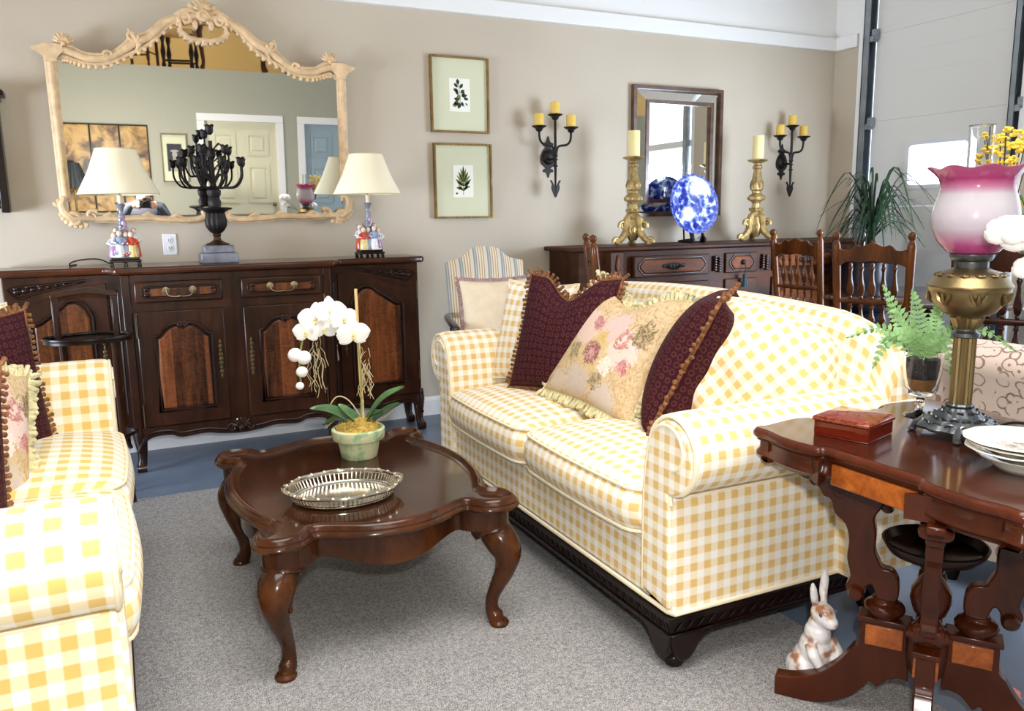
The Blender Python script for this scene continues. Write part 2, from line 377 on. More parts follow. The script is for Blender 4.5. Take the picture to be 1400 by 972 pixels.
for y0, sg in ((4.445, 1), (3.315, -1)):
    b = MB(); ya, yb = (y0, y0+.062) if sg > 0 else (y0-.0, y0+.05)
    b.box(-.035, .03, yb-.006, yb, 0, 3.15); b.box(-.035, -.028, ya+.012, yb, 0, 3.15); b.box(.018, .03, ya, yb, 0, 3.15)
    tr = b.build('door_track', M_TRACK, door, smooth=False)
    for z in (.655, 1.28, 1.903, 2.525):
        b = MB(); b.box(-.03, .026, ya-.02, ya+.03, z-.055, z-.02); b.box(-.022, .016, ya-.035, ya, z-.04, z+.03); b.tube([(-.012, ya-.03, z-.02), (-.012, ya+.05, z-.02)], .014, 10); b.ball((-.02, ya-.02, z+.015), .009)
        b.build('hinge_roller', M_TRACK, tr)
# tall glazed door further along the same wall: the daylight of the room
d2 = thing('door_2', None, None, (WX, 0, 0)); d2['kind'] = 'structure'
b = MB()
b.box(.02, .07, .15, .22, 0, 3.2); b.box(.02, .07, 2.99, 3.06, 0, 3.2)
for z in (0, .6, 1.25, 1.9, 2.55, 3.14): b.box(.02, .07, .22, 2.99, z, z+.06)
for y in (1.12, 2.05): b.box(.025, .065, y-.025, y+.025, 0, 3.2)
b.build('door_frame', WHITE, d2, smooth=False)
b = MB(); b.box(.042, .046, .2, 3.0, .03, 3.17); b.build('pane', M_GLASS, d2, smooth=False)
b = MB(); b.box(-.03, .02, 2.92, 2.965, 0, 3.2); b.build('door_track', M_TRACK, d2, smooth=False)

# doors in the rear wall, seen in the big mirror
def trim_door(name, x0, x1, leaf_mat):
    d = thing(name, None, None, ((x0+x1)/2, RY, 0)); d['kind'] = 'structure'; w = (x1-x0)/2
    b = MB(); b.box(-w-.03, -w+.06, -.1, .025, 0, 2.03); b.box(w-.06, w+.03, -.1, .025, 0, 2.03); b.box(-w-.03, w+.03, -.1, .025, 2.031, 2.12); b.build('door_casing', WHITE, d, bevel=.006)
    b = MB(); b.box(-w+.06, w-.06, -.075, -.04, .01, 2.03)
    for i in range(2):
        for z0, z1 in ((1.62, 1.90), (1.02, 1.50), (.30, .90)):
            for k in (0,):
                xa = -w+.15+i*(w-.09); xb = xa+w-.22
                b.ringslab([(xa, z0), (xb, z0), (xb, z1), (xa, z1)], [(xa+.03, z0+.03), (xb-.03, z0+.03), (xb-.03, z1-.03), (xa+.03, z1-.03)], 'y', -.045, -.026)
                b.rings([[(x, y, z) for x, z in ((xa+q, z0+q), (xb-q, z0+q), (xb-q, z1-q), (xa+q, z1-q))] for q, y in ((.042, -.045), (.07, -.028))])
    b.build('door_leaf', leaf_mat, d, smooth=False)
    b = MB(); b.ball((w-.12, -.0, 1.0), .03); b.tube([(w-.12, -.04, 1.0), (w-.12, 0, 1.0)], .012); b.build('door_knob', BRASS, d)
trim_door('door_3', 1.11, 2.10, plain('cream_door', srgb(222, 218, 190), .5))
trim_door('door_4', 2.34, 3.32, plain('pale_blue_door', srgb(160, 178, 186), .5))

# ------------------------------------------------------------ carpet
b = MB(); b.box(-2.6, 1.80, -1.3, 3.93, -.01, .003)
tag(b.build('area_rug', M_CARPET, None, bevel=.004), 'grey and brown speckled low carpet under the coffee table, its edges on the blue-grey floor', 'rug')

# ------------------------------------------------------------ ornate mirror
mir = thing('ornate_mirror', 'large washed-gold mirror with shells, scrolls and arched crest above the sideboard', 'mirror', (.53, WY-.055, 1.25))
mir.rotation_euler = (math.radians(2.0), 0, 0)
half_o = [(-.776, .827), (-.735, .835), (-.70, .862), (-.655, .866), (-.62, .855), (-.56, .828), (-.456, .835), (-.385, .885), (-.345, .925), (-.27, .952), (-.19, 1.02), (-.10, 1.05), (0, 1.06)]
half_i = [(-.694, .795), (-.68, .80), (-.665, .80), (-.64, .798), (-.60, .785), (-.55, .775), (-.47, .782), (-.40, .815), (-.32, .858), (-.25, .905), (-.17, .985), (-.09, 1.02), (0, 1.03)]
def sym(p): return p+[(-x, z) for x, z in reversed(p[:-1])]
glass = [(-.70, .03), (.70, .03)]+[(-x, z) for x, z in half_i[:-1]]+[half_i[-1]]+list(reversed(half_i[:-1]))
b = MB(); b.slab([(x*1.005, z) for x, z in glass], 'y', .012, .018); b.build('mirror_glass', MIRROR, mir, smooth=False)
b = MB(); b.slab([(x*1.01, z) for x, z in glass], 'y', .020, .045); b.build('backing_board', DARK, mir, smooth=False)
FL = (1, .8)
for s in (-1, 1):
    b = MB(); b.tube([(s*.716, .0, .12), (s*.718, .0, .45), (s*.72, .0, .80)], .017, 10); b.tube([(s*.733, .004, .10), (s*.736, .004, .80)], .011, 8)
    b.tube([(s*.70, .004, .10), (s*.702, .004, .79)], .008, 8)
    # cap with out-turned ear
    b.rings([[(s*(x0), y, z) for x0, y in ((.69-i_, -.022), (.685+w, -.022), (.685+w, .03), (.69-i_, .03))] for z, w, i_ in ((.775, .055, .0), (.790, .058, 0), (.803, .066, .01), (.814, .080, .02), (.824, .100, .03), (.832, .112, .03), (.838, .110, .03), (.846, .078, .03), (.858, .055, .03))])
    b.build('side_post', WASHED, mir)
b = MB(); mid = [((o[0]+i[0])/2, (o[1]+i[1])/2) for o, i in zip(half_o[2:], half_i[2:])]
path = [(x, -.002, z) for x, z in spl2(sym(mid), 5)]; b.tube(path, .019, 10)
path = [(x, .0, z) for x, z in spl2(sym([(o[0], o[1]-.006) for o in half_o[2:]]), 5)]; b.tube(path, .010, 8)
path = [(x, .0, z) for x, z in spl2(sym(half_i[2:]), 5)]; b.tube(path, .009, 8)
pp = spl2(sym(half_i[2:]), 7)
for k in range(0, len(pp), 3): b.ball((pp[k][0], -.004, pp[k][1]-.012), (.010, .008, .013), 6)
for s in (-1, 1):
    for c, r, a0 in (((-.345, .925), .03, 0), ((-.46, .822), .022, PI)):
        b.tube([(s*x, -.014, z) for x, z in spiral((c[0], c[1]), r, .006, a0, 1.2, 16, -1)], [.009*(1-.5*k/16) for k in range(17)], 7)
    b.tube([(s*-.36, -.006, .955), (s*-.345, -.01, .93), (s*-.315, -.01, .88), (s*-.33, -.008, .855)], [.006, .012, .014, .005], 7)
b.build('top_rail', WASHED, mir)
def shell(b, cx, cz, R, n=7, y=-.012, spread=1.15):
    for k in range(n):
        a = PI/2+spread*(k-(n-1)/2)/((n-1)/2)*1.05; L = R*(1-.16*abs(k-(n-1)/2)/((n-1)/2))
        b.tube([(cx, y, cz), (cx+math.cos(a)*L*.6, y-.008, cz+math.sin(a)*L*.6), (cx+math.cos(a)*L, y+.002, cz+math.sin(a)*L)], [R*.09, R*.17, R*.15], 7)
        b.ball((cx+math.cos(a)*L, y, cz+math.sin(a)*L), R*.15, 7)
    b.ball((cx, y-.006, cz), R*.24, 8)
for s in (-1, 1):
    b = MB(); shell(b, s*.655, .862, .05); b.build('shell_ornament', WASHED, mir)
b = MB(); shell(b, 0, 1.07, .062, 7); b.ball((0, -.02, 1.045), (.034, .02, .030), 12)
b.tube([(x, -.038, z) for x, z in spiral((0, 1.045), .024, .004, 0, 1.5, 18)], .004, 6)
for s in (-1, 1):
    b.tube([(s*x, -.012, z) for x, z in spiral((.085, 1.025), .036, .006, -.6, 1.35, 20)], [.013*(1-.5*k/20) for k in range(21)], 8)
    b.tube([(s*.11, -.008, 1.005), (s*.115, -.01, .965), (s*.08, -.012, .935), (s*.03, -.012, .925), (0, -.012, .93)], [.008, .013, .014, .012, .010], 8)
    for k in range(6): a = -.1-k*.30; b.ball((s*(.118*math.cos(a)), -.012, .975+.062*math.sin(a)), (.012, .009, .014), 6)
    b.ball((s*.055, -.012, 1.088), (.017, .012, .02), 8); b.ball((s*.04, -.01, 1.0), (.014, .01, .026), 8)
    b.tube([(s*.03, -.01, 1.06), (s*.07, -.014, 1.07), (s*.10, -.012, 1.062), (s*.14, -.006, 1.04)], [.008, .014, .012, .006], 7)
b.ball((0, -.012, .925), (.02, .012, .016), 8); b.build('crest', WASHED, mir)
b = MB()
for s in (-1, 1):
    bot = [(.60, .005), (.53, .002), (.45, .0), (.36, .004), (.27, -.004), (.18, -.01), (.10, -.008), (.055, .010), (.032, .035)]
    b.tube([(s*x, -.003, z+.014) for x, z in spl2(bot, 4)], .017, 9); b.tube([(s*x, .002, z-.001) for x, z in spl2(bot, 4)], .009, 7)
    b.tube([(s*x, -.012, z) for x, z in spiral((.045, .045), .026, .005, -1.2, 1.2, 16, 1)], .010, 7)
    for x, z in ((.52, .035), (.34, .034), (.2, .026)): b.tube([(s*(x+.05), -.004, z-.012), (s*x, -.01, z+.006), (s*(x-.035), -.006, z-.01)], [.004, .011, .004], 7)
b.build('bottom_rail', WASHED, mir)
for s in (-1, 1):
    b = MB()
    b.tube([(s*.725, -.004, .125), (s*.738, -.008, .09), (s*.728, -.01, .05), (s*.69, -.012, .015), (s*.64, -.01, .02), (s*.60, -.006, .02)], [.016, .021, .022, .022, .019, .016], 9)
    b.tube([(s*x, -.016, z) for x, z in spiral((.685, .012), .036, .007, .4, 1.4, 20)], [.014*(1-.5*k/20) for k in range(21)], 8)
    b.tube([(s*x, -.012, z) for x, z in spiral((.60, .03), .03, .006, 2.4, 1.2, 18, -1)], [.012*(1-.5*k/18) for k in range(19)], 8)
    b.tube([(s*x, -.012, z) for x, z in spiral((.745, .10), .024, .005, 0, 1.1, 14, -1)], .009, 7)
    for k in range(7): a = PI+.2+k*.28; b.ball((s*(.66-.085*math.cos(a)), -.010, .055+.075*math.sin(a)), (.014, .010, .016), 7)
    b.build('corner_scroll', WASHED, mir)

# ------------------------------------------------------------ wall outlet
o = thing('wall_outlet', 'white double wall outlet with cover plate below the ornate mirror', 'outlet', (.286, WY, 1.124))
b = MB(); b.box(-.035, .035, -.006, 0, -.057, .057); b.build('cover_plate', plain('outlet_white', srgb(236, 236, 238), .4), o, bevel=.003)
for z in (.02, -.02):
    b = MB(); b.lathe([(.016, 0), (.017, .003), (.015, .004)], (0, -.006, z), 16, Matrix.Rotation(PI/2, 3, 'X'))
    for x, z0, z1 in ((-.006, -.002, .008), (.006, -.002, .007)): b.box(x-.0012, x+.0012, -.0112, -.0095, z+z0, z+z1, mi=1)
    b.tube([(0, -.0112, z-.007), (0, -.0095, z-.007)], .0024, 8, mi=1); b.build('socket', [MATS['outlet_white'], DARK], o)

# ------------------------------------------------------------ botanical prints
M_MAT = plain('sage_mat_board', srgb(214, 214, 182), .8); M_PAPER = plain('print_paper', srgb(246, 242, 228), .8)
LEAVES = [plain('ink_leaf_dark', srgb(44, 62, 44), .8), plain('ink_leaf_olive', srgb(120, 130, 52), .8), plain('ink_leaf_blue', srgb(40, 60, 62), .8), plain('ink_stem', srgb(84, 66, 40), .8), plain('ink_berry', srgb(92, 44, 34), .8)]
def leaf_shape(b, x, z, L, w, a, mi, y=-.0125):
    pts = [(0, 0), (.25, .8), (.55, 1), (.8, .6), (1, 0), (.8, -.6), (.55, -1), (.25, -.8)]
    ca, sa = math.cos(a), math.sin(a)
    b.slab([(x+ca*u*L-sa*v*w/2, z+sa*u*L+ca*v*w/2) for u, v in pts], 'y', y, y+.001, mi=mi)
def print_frame(label, cx, cz, w, h, art, tilt):
    p = thing('botanical_print', label, 'picture', (cx, WY-.002, cz), group='framed botanical prints'); p.rotation_euler = (0, tilt, 0)
    o = [(-w/2, -h/2), (w/2, -h/2), (w/2, h/2), (-w/2, h/2)]; t = .011
    i = [(-w/2+t, -h/2+t), (w/2-t, -h/2+t), (w/2-t, h/2-t), (-w/2+t, h/2-t)]
    b = MB(); b.ringslab(o, i, 'y', -.026, 0)
    for (x0, z0), (x1, z1) in zip(i, i[1:]+i[:1]):
        n = 14
        for k in range(n+1): f = k/n; b.ball((x0+(x1-x0)*f+(-t/2 if x0 == x1 and x0 < 0 else t/2 if x0 == x1 else 0), -.024, z0+(z1-z0)*f+(-t/2 if z0 == z1 and z0 < 0 else t/2 if z0 == z1 else 0)), (.007, .006, .007), 6)
    b.build('frame', GILT_FRAME, p)
    b = MB(); b.box(-w/2+.008, w/2-.008, -.010, -.004, -h/2+.008, h/2-.008); b.build('mat_board', M_MAT, p, smooth=False)
    b = MB(); b.box(-.068, .068, -.0118, -.009, -.098, .098); b.build('print_sheet', M_PAPER, p, smooth=False)
    b = MB()
    if art == 0:
        b.tube([(.0, -.0125, -.06), (.002, -.0125, 0), (-.01, -.0125, .08)], .0012, 4, mi=3)
        for x, z, L, w_, a, mi in ((-.01, .06, .036, .022, 1.7, 2), (-.012, .045, .034, .02, 2.4, 0), (0, .04, .035, .02, .9, 0), (-.01, .02, .036, .022, 2.7, 2), (.004, .015, .032, .02, .5, 0), (-.012, .0, .034, .02, 2.0, 0), (.014, -.01, .036, .02, .35, 2), (.014, -.012, .036, .02, 1.1, 0), (.024, -.018, .034, .018, -.2, 2), (-.004, -.03, .036, .022, 2.9, 2), (-.008, -.04, .038, .026, 3.6, 0), (0, -.045, .038, .026, 4.4, 0), (-.004, -.03, .036, .026, 1.8, 1), (-.016, -.055, .036, .024, 3.4, 1), (.008, -.04, .03, .02, 5.2, 2), (.05, -.062, .022, .008, 2.2, 0)): leaf_shape(b, x, z, L, w_, a, mi)
        b.tube([(.01, -.0125, -.05), (.03, -.0125, -.07)], .001, 4, mi=3)
    else:
        b.tube([(0, -.0125, -.085), (0, -.0125, 0), (.004, -.0125, .05)], .0014, 4, mi=3)
        for k in range(9):
            a = PI/2+(k-4)*.22; leaf_shape(b, .001, -.03+.01*(4-abs(k-4)), .085-.004*abs(k-4), .014, a, 1 if k % 2 else 0)
        for a, mi, z in ((2.6, 1, -.03), (.5, 0, -.03), (2.9, 0, -.05), (.3, 1, -.045), (2.3, 1, -.06), (.9, 0, -.06)): leaf_shape(b, 0, z, .05, .016, a, mi)
        b.ball((-.004, -.0125, -.02), (.009, .001, .008), 8, mi=4); b.ball((-.045, -.0125, -.075), (.007, .001, .006), 8, mi=4)
    b.build('plant_drawing', LEAVES, p, smooth=False)
print_frame('upper of the two gold-framed botanical prints, with rounded dark leaves on the sprig', 2.0, 1.985, .385, .45, 0, 0)
print_frame('lower of the two gold-framed botanical prints, with long pointed leaves fanning upward', 2.01, 1.468, .388, .455, 1, 0)

# ------------------------------------------------------------ iron wall sconces and their candles
def make_sconce(label, cx):
    s = thing('wall_sconce', label, 'sconce', (cx, WY, 1.364), group='black iron wall sconces')
    b = MB(); Y = -.10
    b.tube([(0, Y, .03), (0, Y, .2), (0, Y, .505)], [.005, .010, .008], 8)
    for z in (.20, .24, .265): b.lathe([(.011, -.006), (.017, -.003), (.017, .003), (.011, .006)], (0, Y, z), 10)
    for sgn in (-1, 1): b.tube(spline([(0, Y, .22), (sgn*.012, Y, .30), (sgn*.03, Y, .325), (sgn*.085, Y, .335), (sgn*.112, Y, .365), (sgn*.117, Y, .42), (sgn*.117, Y, .43)], 5), .0075, 8)
    b.tube([(0, Y, .245), (0, -.012, .245)], .009, 8); b.build('stem', BLACK, s)
    b = MB(); b.slab(spl2([(0, 0), (.018, .03), (.03, .06), (.026, .085), (.038, .105), (.03, .11), (.016, .088), (.008, .075), (0, .085), (-.008, .075), (-.016, .088), (-.03, .11), (-.038, .105), (-.026, .085), (-.03, .06), (-.018, .03)], 3, True), 'y', Y-.004, Y+.004); b.build('spear_tip', BLACK, s, smooth=False)
    b = MB(); pl = [(0, .13), (.012, .16), (.035, .168), (.03, .185), (.016, .19), (.05, .22), (.055, .26), (.04, .30), (.018, .325), (.034, .335), (.036, .35), (.014, .36), (0, .395)]
    b.slab(spl2(pl+[(-x, z) for x, z in reversed(pl[1:-1])], 3, True), 'y', -.008, 0); b.ball((0, -.008, .262), (.045, .02, .05), 12); b.build('back_plate', BLACK, s)
    for x, z in ((-.117, .43), (0, .505), (.117, .43)):
        b = MB(); b.lathe([(.008, -.02), (.02, -.012), (.024, 0), (.045, .012), (.05, .016), (.046, .018), (.03, .014), (.004, .014)], (x, Y, z), 16); b.build('cup', BLACK, s)
    return s
def candle(name, label, loc, r, h, mat, group):
    o = thing(name, label, 'candle', loc, group=group)
    b = MB(); b.lathe([(r*.97, 0), (r, .004), (r, h-.005), (r*.96, h), (r*.7, h-.003), (r*.2, h-.005)], seg=20); b.build('wax', mat, o)
    b = MB(); b.tube([(0, 0, h-.006), (.001, 0, h+.008)], .0015, 6); b.build('wick', DARK, o)
for cx, lab in ((2.62, 'left'), (4.645, 'right')):
    where = 'beside the gold prints' if lab == 'left' else 'near the room corner'
    make_sconce('black iron three-arm wall sconce hanging '+where, cx)
    for dx, z, w in ((-.117, .43, 'left'), (0, .505, 'middle raised'), (.117, .43, 'right')):
        candle('pillar_candle', f'short yellow candle on the {w} cup of the sconce '+where, (cx+dx, WY-.10, 1.364+z+.0145), .031, .078, YELLOW_CANDLE, 'yellow sconce candles')

# ------------------------------------------------------------ bevelled mirror
mr = thing('wall_mirror', 'rectangular mirror with a mirrored border and brown burl edging above the carved server', 'mirror', (3.652, WY-.004, 1.675))
def rect(w, h): return [(-w/2, -h/2), (w/2, -h/2), (w/2, h/2), (-w/2, h/2)]
M_BURLF = plain('burl_edging', srgb(86, 56, 34), .35, coat=.4, var=.5, bscale=60)
b = MB(); b.ringslab(rect(.77, .885), rect(.72, .835), 'y', -.035, 0); b.build('outer_edging', M_BURLF, mr, smooth=False)
b = MB(); A, B = rect(.725, .84), rect(.575, .69); b.rings([[(A[i][0], -.014, A[i][1]), (B[i][0], -.034, B[i][1]), (B[i][0], -.006, B[i][1]), (A[i][0], -.006, A[i][1])] for i in range(4)], True, False, True); b.build('mirror_border', MIRROR, mr, smooth=False)
b = MB(); b.ringslab(rect(.58, .695), rect(.53, .645), 'y', -.046, -.012); b.build('inner_edging', M_BURLF, mr, smooth=False)
b = MB(); b.box(-.268, .268, -.024, -.016, -.325, .325); b.build('mirror_glass', MIRROR, mr, smooth=False)

# ------------------------------------------------------------ wooden wall rack at the left edge
wr = thing('wall_rack', 'dark wooden wall rack with moulded top hanging at the left edge of the back wall', 'rack', (-.62, WY-.005, 1.30))
b = MB(); b.box(-.18, .20, -.10, 0, .53, .55); b.box(-.20, .22, -.12, 0, .55, .575); b.box(-.19, .21, -.11, 0, .575, .585); b.build('cornice', W['ebony'], wr, bevel=.004)
for x in (-.18, .155):
    b = MB(); b.box(x, x+.035, -.09, 0, 0, .53); b.build('side_post', W['ebony'], wr, bevel=.004)
for z in (.04, .14, .30):
    b = MB(); b.box(-.16, .17, -.085, -.06, z, z+.02); b.build('rail', W['ebony'], wr, bevel=.003)
for z in (.02, .27):
    b = MB(); b.box(-.16, .17, -.085, 0, z, z+.015); b.build('shelf_board', W['ebony'], wr)

# ------------------------------------------------------------ long sideboard
M_BAIL = plain('worn_brass_pull', srgb(150, 134, 104), .35, .8)
M_ESC = plain('dull_brass_plate', srgb(84, 68, 42), .45, .6, bump=.4, bscale=80)
bf = thing('sideboard', 'long dark carved wooden sideboard with arched-panel doors below the ornate mirror', 'sideboard', (.535, WY-.02, 0))
YC, YS = -.41, -.29      # centre front, side front
b = MB(); b.box(-.50, .50, YC, 0, .20, .995)
b.box(-1.015, -.50, YS, 0, .20, .995); b.box(.50, 1.05, YS, 0, .20, .995)
for x in (-.50, .50): b.box(x-.012 if x < 0 else x-.03, x+.03 if x < 0 else x+.012, YC-.006, YC+.02, .20, .995)
b.build('carcass', W['buffet'], bf, bevel=.006)
# corner quarter columns with rounded recess
for s in (-1, 1):
    b = MB(); X = s*.515; b.box(X-.012, X+.012, YC+.02, YS+.01, .2, .995)
    xs = X+s*.013; b.tube(spline([(xs, -.385, .30), (xs, -.385, .86), (xs, -.375, .90), (xs, -.355, .91), (xs, -.335, .90), (xs, -.325, .86), (xs, -.325, .30)], 4), .007, 6)
    b.build('stepped_side', W['carving'], bf)
out = [(-1.05, 0), (-1.05, YS-.02), (-1.03, YS-.035), (-.90, YS-.045), (-.70, YS-.035), (-.58, YS-.05), (-.545, YC-.01), (-.53, YC-.03), (-.30, YC-.045), (-.15, YC-.035), (0, YC-.05), (.15, YC-.035), (.30, YC-.045), (.53, YC-.03), (.545, YC-.01), (.58, YS-.05), (.70, YS-.035), (.92, YS-.045), (1.065, YS-.035), (1.085, YS-.02), (1.085, 0)]
b = MB(); b.slab(out, 'z', .995, 1.03); b.build('top', W['buffet_top'], bf, bevel=.012, bseg=3)
def arch_path(x0, x1, z0, zs, zc, y, n=5):
    """closed moulding path: square foot, shoulders, double-curved top with a centre peak"""
    w = x1-x0; c = (x0+x1)/2
    top = spl2([(x1, zs), (x1-.07*w, zs+.10*(zc-zs)), (x1-.15*w, zs+.48*(zc-zs)), (x1-.25*w, zs+.84*(zc-zs)), (x1-.37*w, zc), (c+.04*w, zc-.006), (c, zc-.016), (c-.04*w, zc-.006), (x0+.37*w, zc), (x0+.25*w, zs+.84*(zc-zs)), (x0+.15*w, zs+.48*(zc-zs)), (x0+.07*w, zs+.10*(zc-zs)), (x0, zs)], n)
    return [(x0, z0), (x1, z0)]+top
def shrink(p, d):
    xs = [q[0] for q in p]; zs = [q[1] for q in p]; cx, cz = (min(xs)+max(xs))/2, (min(zs)+max(zs))/2; w, h = max(xs)-min(xs), max(zs)-min(zs)
    return [(cx+(x-cx)*(1-2*d/w), cz+(z-cz)*(1-2*d/h)) for x, z in p]
def raised(b, p, sg, Y):
    b.rings([[(x, y, z) for x, z in shrink(p, d)] for d, y in ((.010, Y-.012), (.012, Y-.0215), (.024, Y-.028), (.028, Y-.028))])
def centre_door(s):
    x0, x1 = (-.458, -.047) if s < 0 else (.047, .458); z0, z1 = .228, .812
    b = MB(); b.box(x0, x1, YC-.020, YC+.0, z0, z1)
    d = b.build('door', W['buffet'], bf, bevel=.008)
    p = arch_path(x0+.075, x1-.068, z0+.075, z1-.128, z1-.066, 0)
    b = MB(); b.tube([(x, YC-.022, z) for x, z in p], .0085, 8, loop=True); b.tube([(x, YC-.021, z) for x, z in shrink(p, .015)], .005, 6, loop=True)
    c = (x0+x1)/2+.003
    for q in (-1, 1): b.tube([(c+q*x, YC-.03, z) for x, z in spiral((.012, z1-.074), .013, .003, PI, 1.2, 12, -1)], .006, 6)
    b.build('moulding', W['carving'], d)
    b = MB(); raised(b, p, 1, YC); b.build('raised_panel', W['buffet_panel'], d, angle=25)
    ex = x1-.030 if s < 0 else x0+.030
    b = MB()
    for k in range(9):
        z = .46+k*.022; wd = (.006, .010, .007, .011, .012, .011, .007, .010, .006)[k]; b.ball((ex, YC-.022, z), (wd, .003, .014), 8)
    b.ball((ex, YC-.026, .548), (.006, .004, .008), 8); b.build('escutcheon', M_ESC, d)
    for z in (.29, .74):
        hx = x0-.002 if s < 0 else x1+.002
        b = MB(); b.tube([(hx, YC-.022, z-.05), (hx, YC-.022, z+.05)], .003, 8); b.ball((hx, YC-.022, z+.055), .0045, 6); b.ball((hx, YC-.022, z-.055), .0045, 6); b.build('hinge', M_ESC, d)
for s in (-1, 1): centre_door(s)
for s in (-1, 1):
    x0, x1 = (-.455, -.045) if s < 0 else (.045, .455); z0, z1 = .852, .958; c = (x0+x1)/2
    b = MB(); b.box(x0, x1, YC-.020, YC, z0, z1); d = b.build('drawer', W['buffet'], bf, bevel=.01)
    b = MB(); pl = rr(x0+.035, x1-.028, z0+.026, z1-.028, .02); b.tube([(x, YC-.020, z) for x, z in pl], .0055, 6, loop=True)
    for q in (-1, 1):
        for dz in (-.013, .013): b.ball((c+.004+q*.152, YC-.022, (z0+z1)/2+dz), (.015, .008, .012), 8)
    b.build('carved_border', W['carving'], d)
    b = MB(); b.slab(offset2(pl, .008), 'y', YC-.024, YC-.01); b.build('drawer_panel', W['buffet_panel'], d)
    b = MB()
    for q in (-1, 1):
        b.lathe([(.017, 0), (.018, .003), (.008, .006), (.007, .012), (.002, .014)], (c+q*.062, YC-.022, (z0+z1)/2+.006), 12, Matrix.Rotation(PI/2, 3, 'X'))
    b.tube(spline([(c-.062, YC-.034, .913), (c-.056, YC-.038, .893), (c-.045, YC-.04, .884), (c-.015, YC-.041, .881), (c, YC-.042, .884), (c+.015, YC-.041, .881), (c+.045, YC-.04, .884), (c+.056, YC-.038, .893), (c+.062, YC-.034, .911)], 3), .0027, 7)
    b.ball((c, YC-.042, .883), (.010, .005, .004), 8); b.build('handle', M_BAIL, d)
def side_door(s):
    xi, xo = s*.545, s*(1.0 if s < 0 else 1.03)
    x0, x1 = min(xi, xo), max(xi, xo); z0 = .228; Y = YS
    # frame whose top swoops up toward the middle of the sideboard
    sw = spl2([(xo, .855), (xo-s*.06, .86), (xo-s*.16, .885), (xo-s*.28, .928), (xi+s*.06, .95), (xi+s*.03, .952)], 5)
    outl = [(xi+s*.03, z0), (xo, z0)]+sw if s > 0 else [(xo, z0), (xi+s*.03, z0)]+list(reversed(sw))
    b = MB(); b.slab(outl, 'y', Y-.020, Y); d = b.build('door', W['buffet'], bf, bevel=.008)
    # arched field, peak toward the middle
    a0, a1 = xo-s*.085, xi+s*.10; L = a1-a0
    top = spl2([(a0, .765), (a0+.10*L, .767), (a0+.22*L, .785), (a0+.40*L, .822), (a0+.50*L, .84), (a0+.62*L, .868), (a0+.78*L, .872), (a0+.92*L, .84), (a1, .79)], 5)
    path = [(a1, .30), (a0, .30)]+top
    if s < 0: pass
    b = MB(); b.tube([(x, Y-.022, z) for x, z in path], .0085, 8, loop=True)
    pin = offset2(path, .016 if s < 0 else .016)
    ar = sum(path[i-1][0]*path[i][1]-path[i][0]*path[i-1][1] for i in range(len(path)))
    sg = 1 if ar > 0 else -1
    b.tube([(x, Y-.021, z) for x, z in shrink(path, .015)], .005, 6, loop=True); b.build('moulding', W['carving'], d)
    b = MB(); raised(b, path, sg, Y); b.build('raised_panel', W['buffet_panel'], d, angle=25)
    # carved corner spray
    b = MB(); tri = spl2([(xo-s*.02, .945), (xo-s*.20, .958), (xo-s*.34, .968), (xo-s*.24, .945), (xo-s*.12, .915), (xo-s*.05, .895), (xo-s*.018, .915)], 3, True)
    b.tube([(x, Y-.004, z) for x, z in tri], .006, 6, loop=True)
    for k in range(7):
        f = k/6; b.ball((xo-s*(.045+.20*f), Y-.004, .925+.030*f), (.018-.010*f, .009, .015-.008*f), 8)
        if k < 3: b.ball((xo-s*(.04+.05*k), Y-.004, .942+.004*k), (.012, .008, .010), 8)
    b.build('corner_carving', W['carving'], bf)
    ex = xi+s*.06
    b = MB()
    for k in range(9): b.ball((ex, Y-.022, .50+k*.022), ((.006, .010, .007, .011, .012, .011, .007, .010, .006)[k], .003, .014), 8)
    b.build('escutcheon', M_ESC, d)
    for z in (.36, .83):
        b = MB(); b.tube([(xo+s*.004, Y-.022, z-.05), (xo+s*.004, Y-.022, z+.05)], .003, 8); b.ball((xo+s*.004, Y-.022, z+.055), .0045, 6); b.build('hinge', M_ESC, d)
for s in (-1, 1): side_door(s)
# shaped aprons
def apron(x0, x1, Y, shell_at=None, zc=.165):
    w = x1-x0; c = (x0+x1)/2
    low = spl2([(x0, .10), (x0+.03, .155), (x0+.08, .182), (x0+.16, .182), (x0+.21*w/1.0 if w > .8 else x0+.2*w, .165), (c-.18*w, .172), (c-.10*w, .160), (c, .150), (c+.10*w, .160), (c+.18*w, .172), (x1-.21 if w > .8 else x1-.2*w, .165), (x1-.16, .182), (x1-.08, .182), (x1-.03, .155), (x1, .10)], 4) if w > .8 else spl2([(x0, .10), (x0+.03, .155), (x0+.09, .178), (c-.08, .172), (c, .158), (c+.08, .172), (x1-.09, .178), (x1-.03, .155), (x1, .10)], 4)
    b = MB(); b.slab(list(low)+[(x1, .225), (x0, .225)], 'y', Y-.006, Y+.025); a = b.build('apron', W['buffet'], bf, smooth=False)
    b = MB(); b.tube([(x, Y-.010, z+.004) for x, z in low], .009, 7); b.tube([(x, Y-.008, z+.018) for x, z in low], .005, 6)
    if shell_at is not None:
        for k in range(7):
            t = -1.3+k*2.6/6; b.tube([(shell_at, Y-.014, .165), (shell_at+math.sin(t)*.028, Y-.022, .185+math.cos(t)*.02), (shell_at+math.sin(t)*.052, Y-.014, .185+math.cos(t)*.045)], [.004, .009, .008], 7)
        for q in (-1, 1): b.tube([(shell_at+q*x, Y-.018, z) for x, z in spiral((.045, .18), .024, .004, PI*.5, 1.3, 14, -1)], .008, 7)
        b.ball((shell_at, Y-.02, .172), (.016, .010, .02), 8)
    b.build('apron_carving', W['carving'], a)
apron(-.50, .50, YC, 0); apron(-1.015, -.53, YS); apron(.53, 1.05, YS)
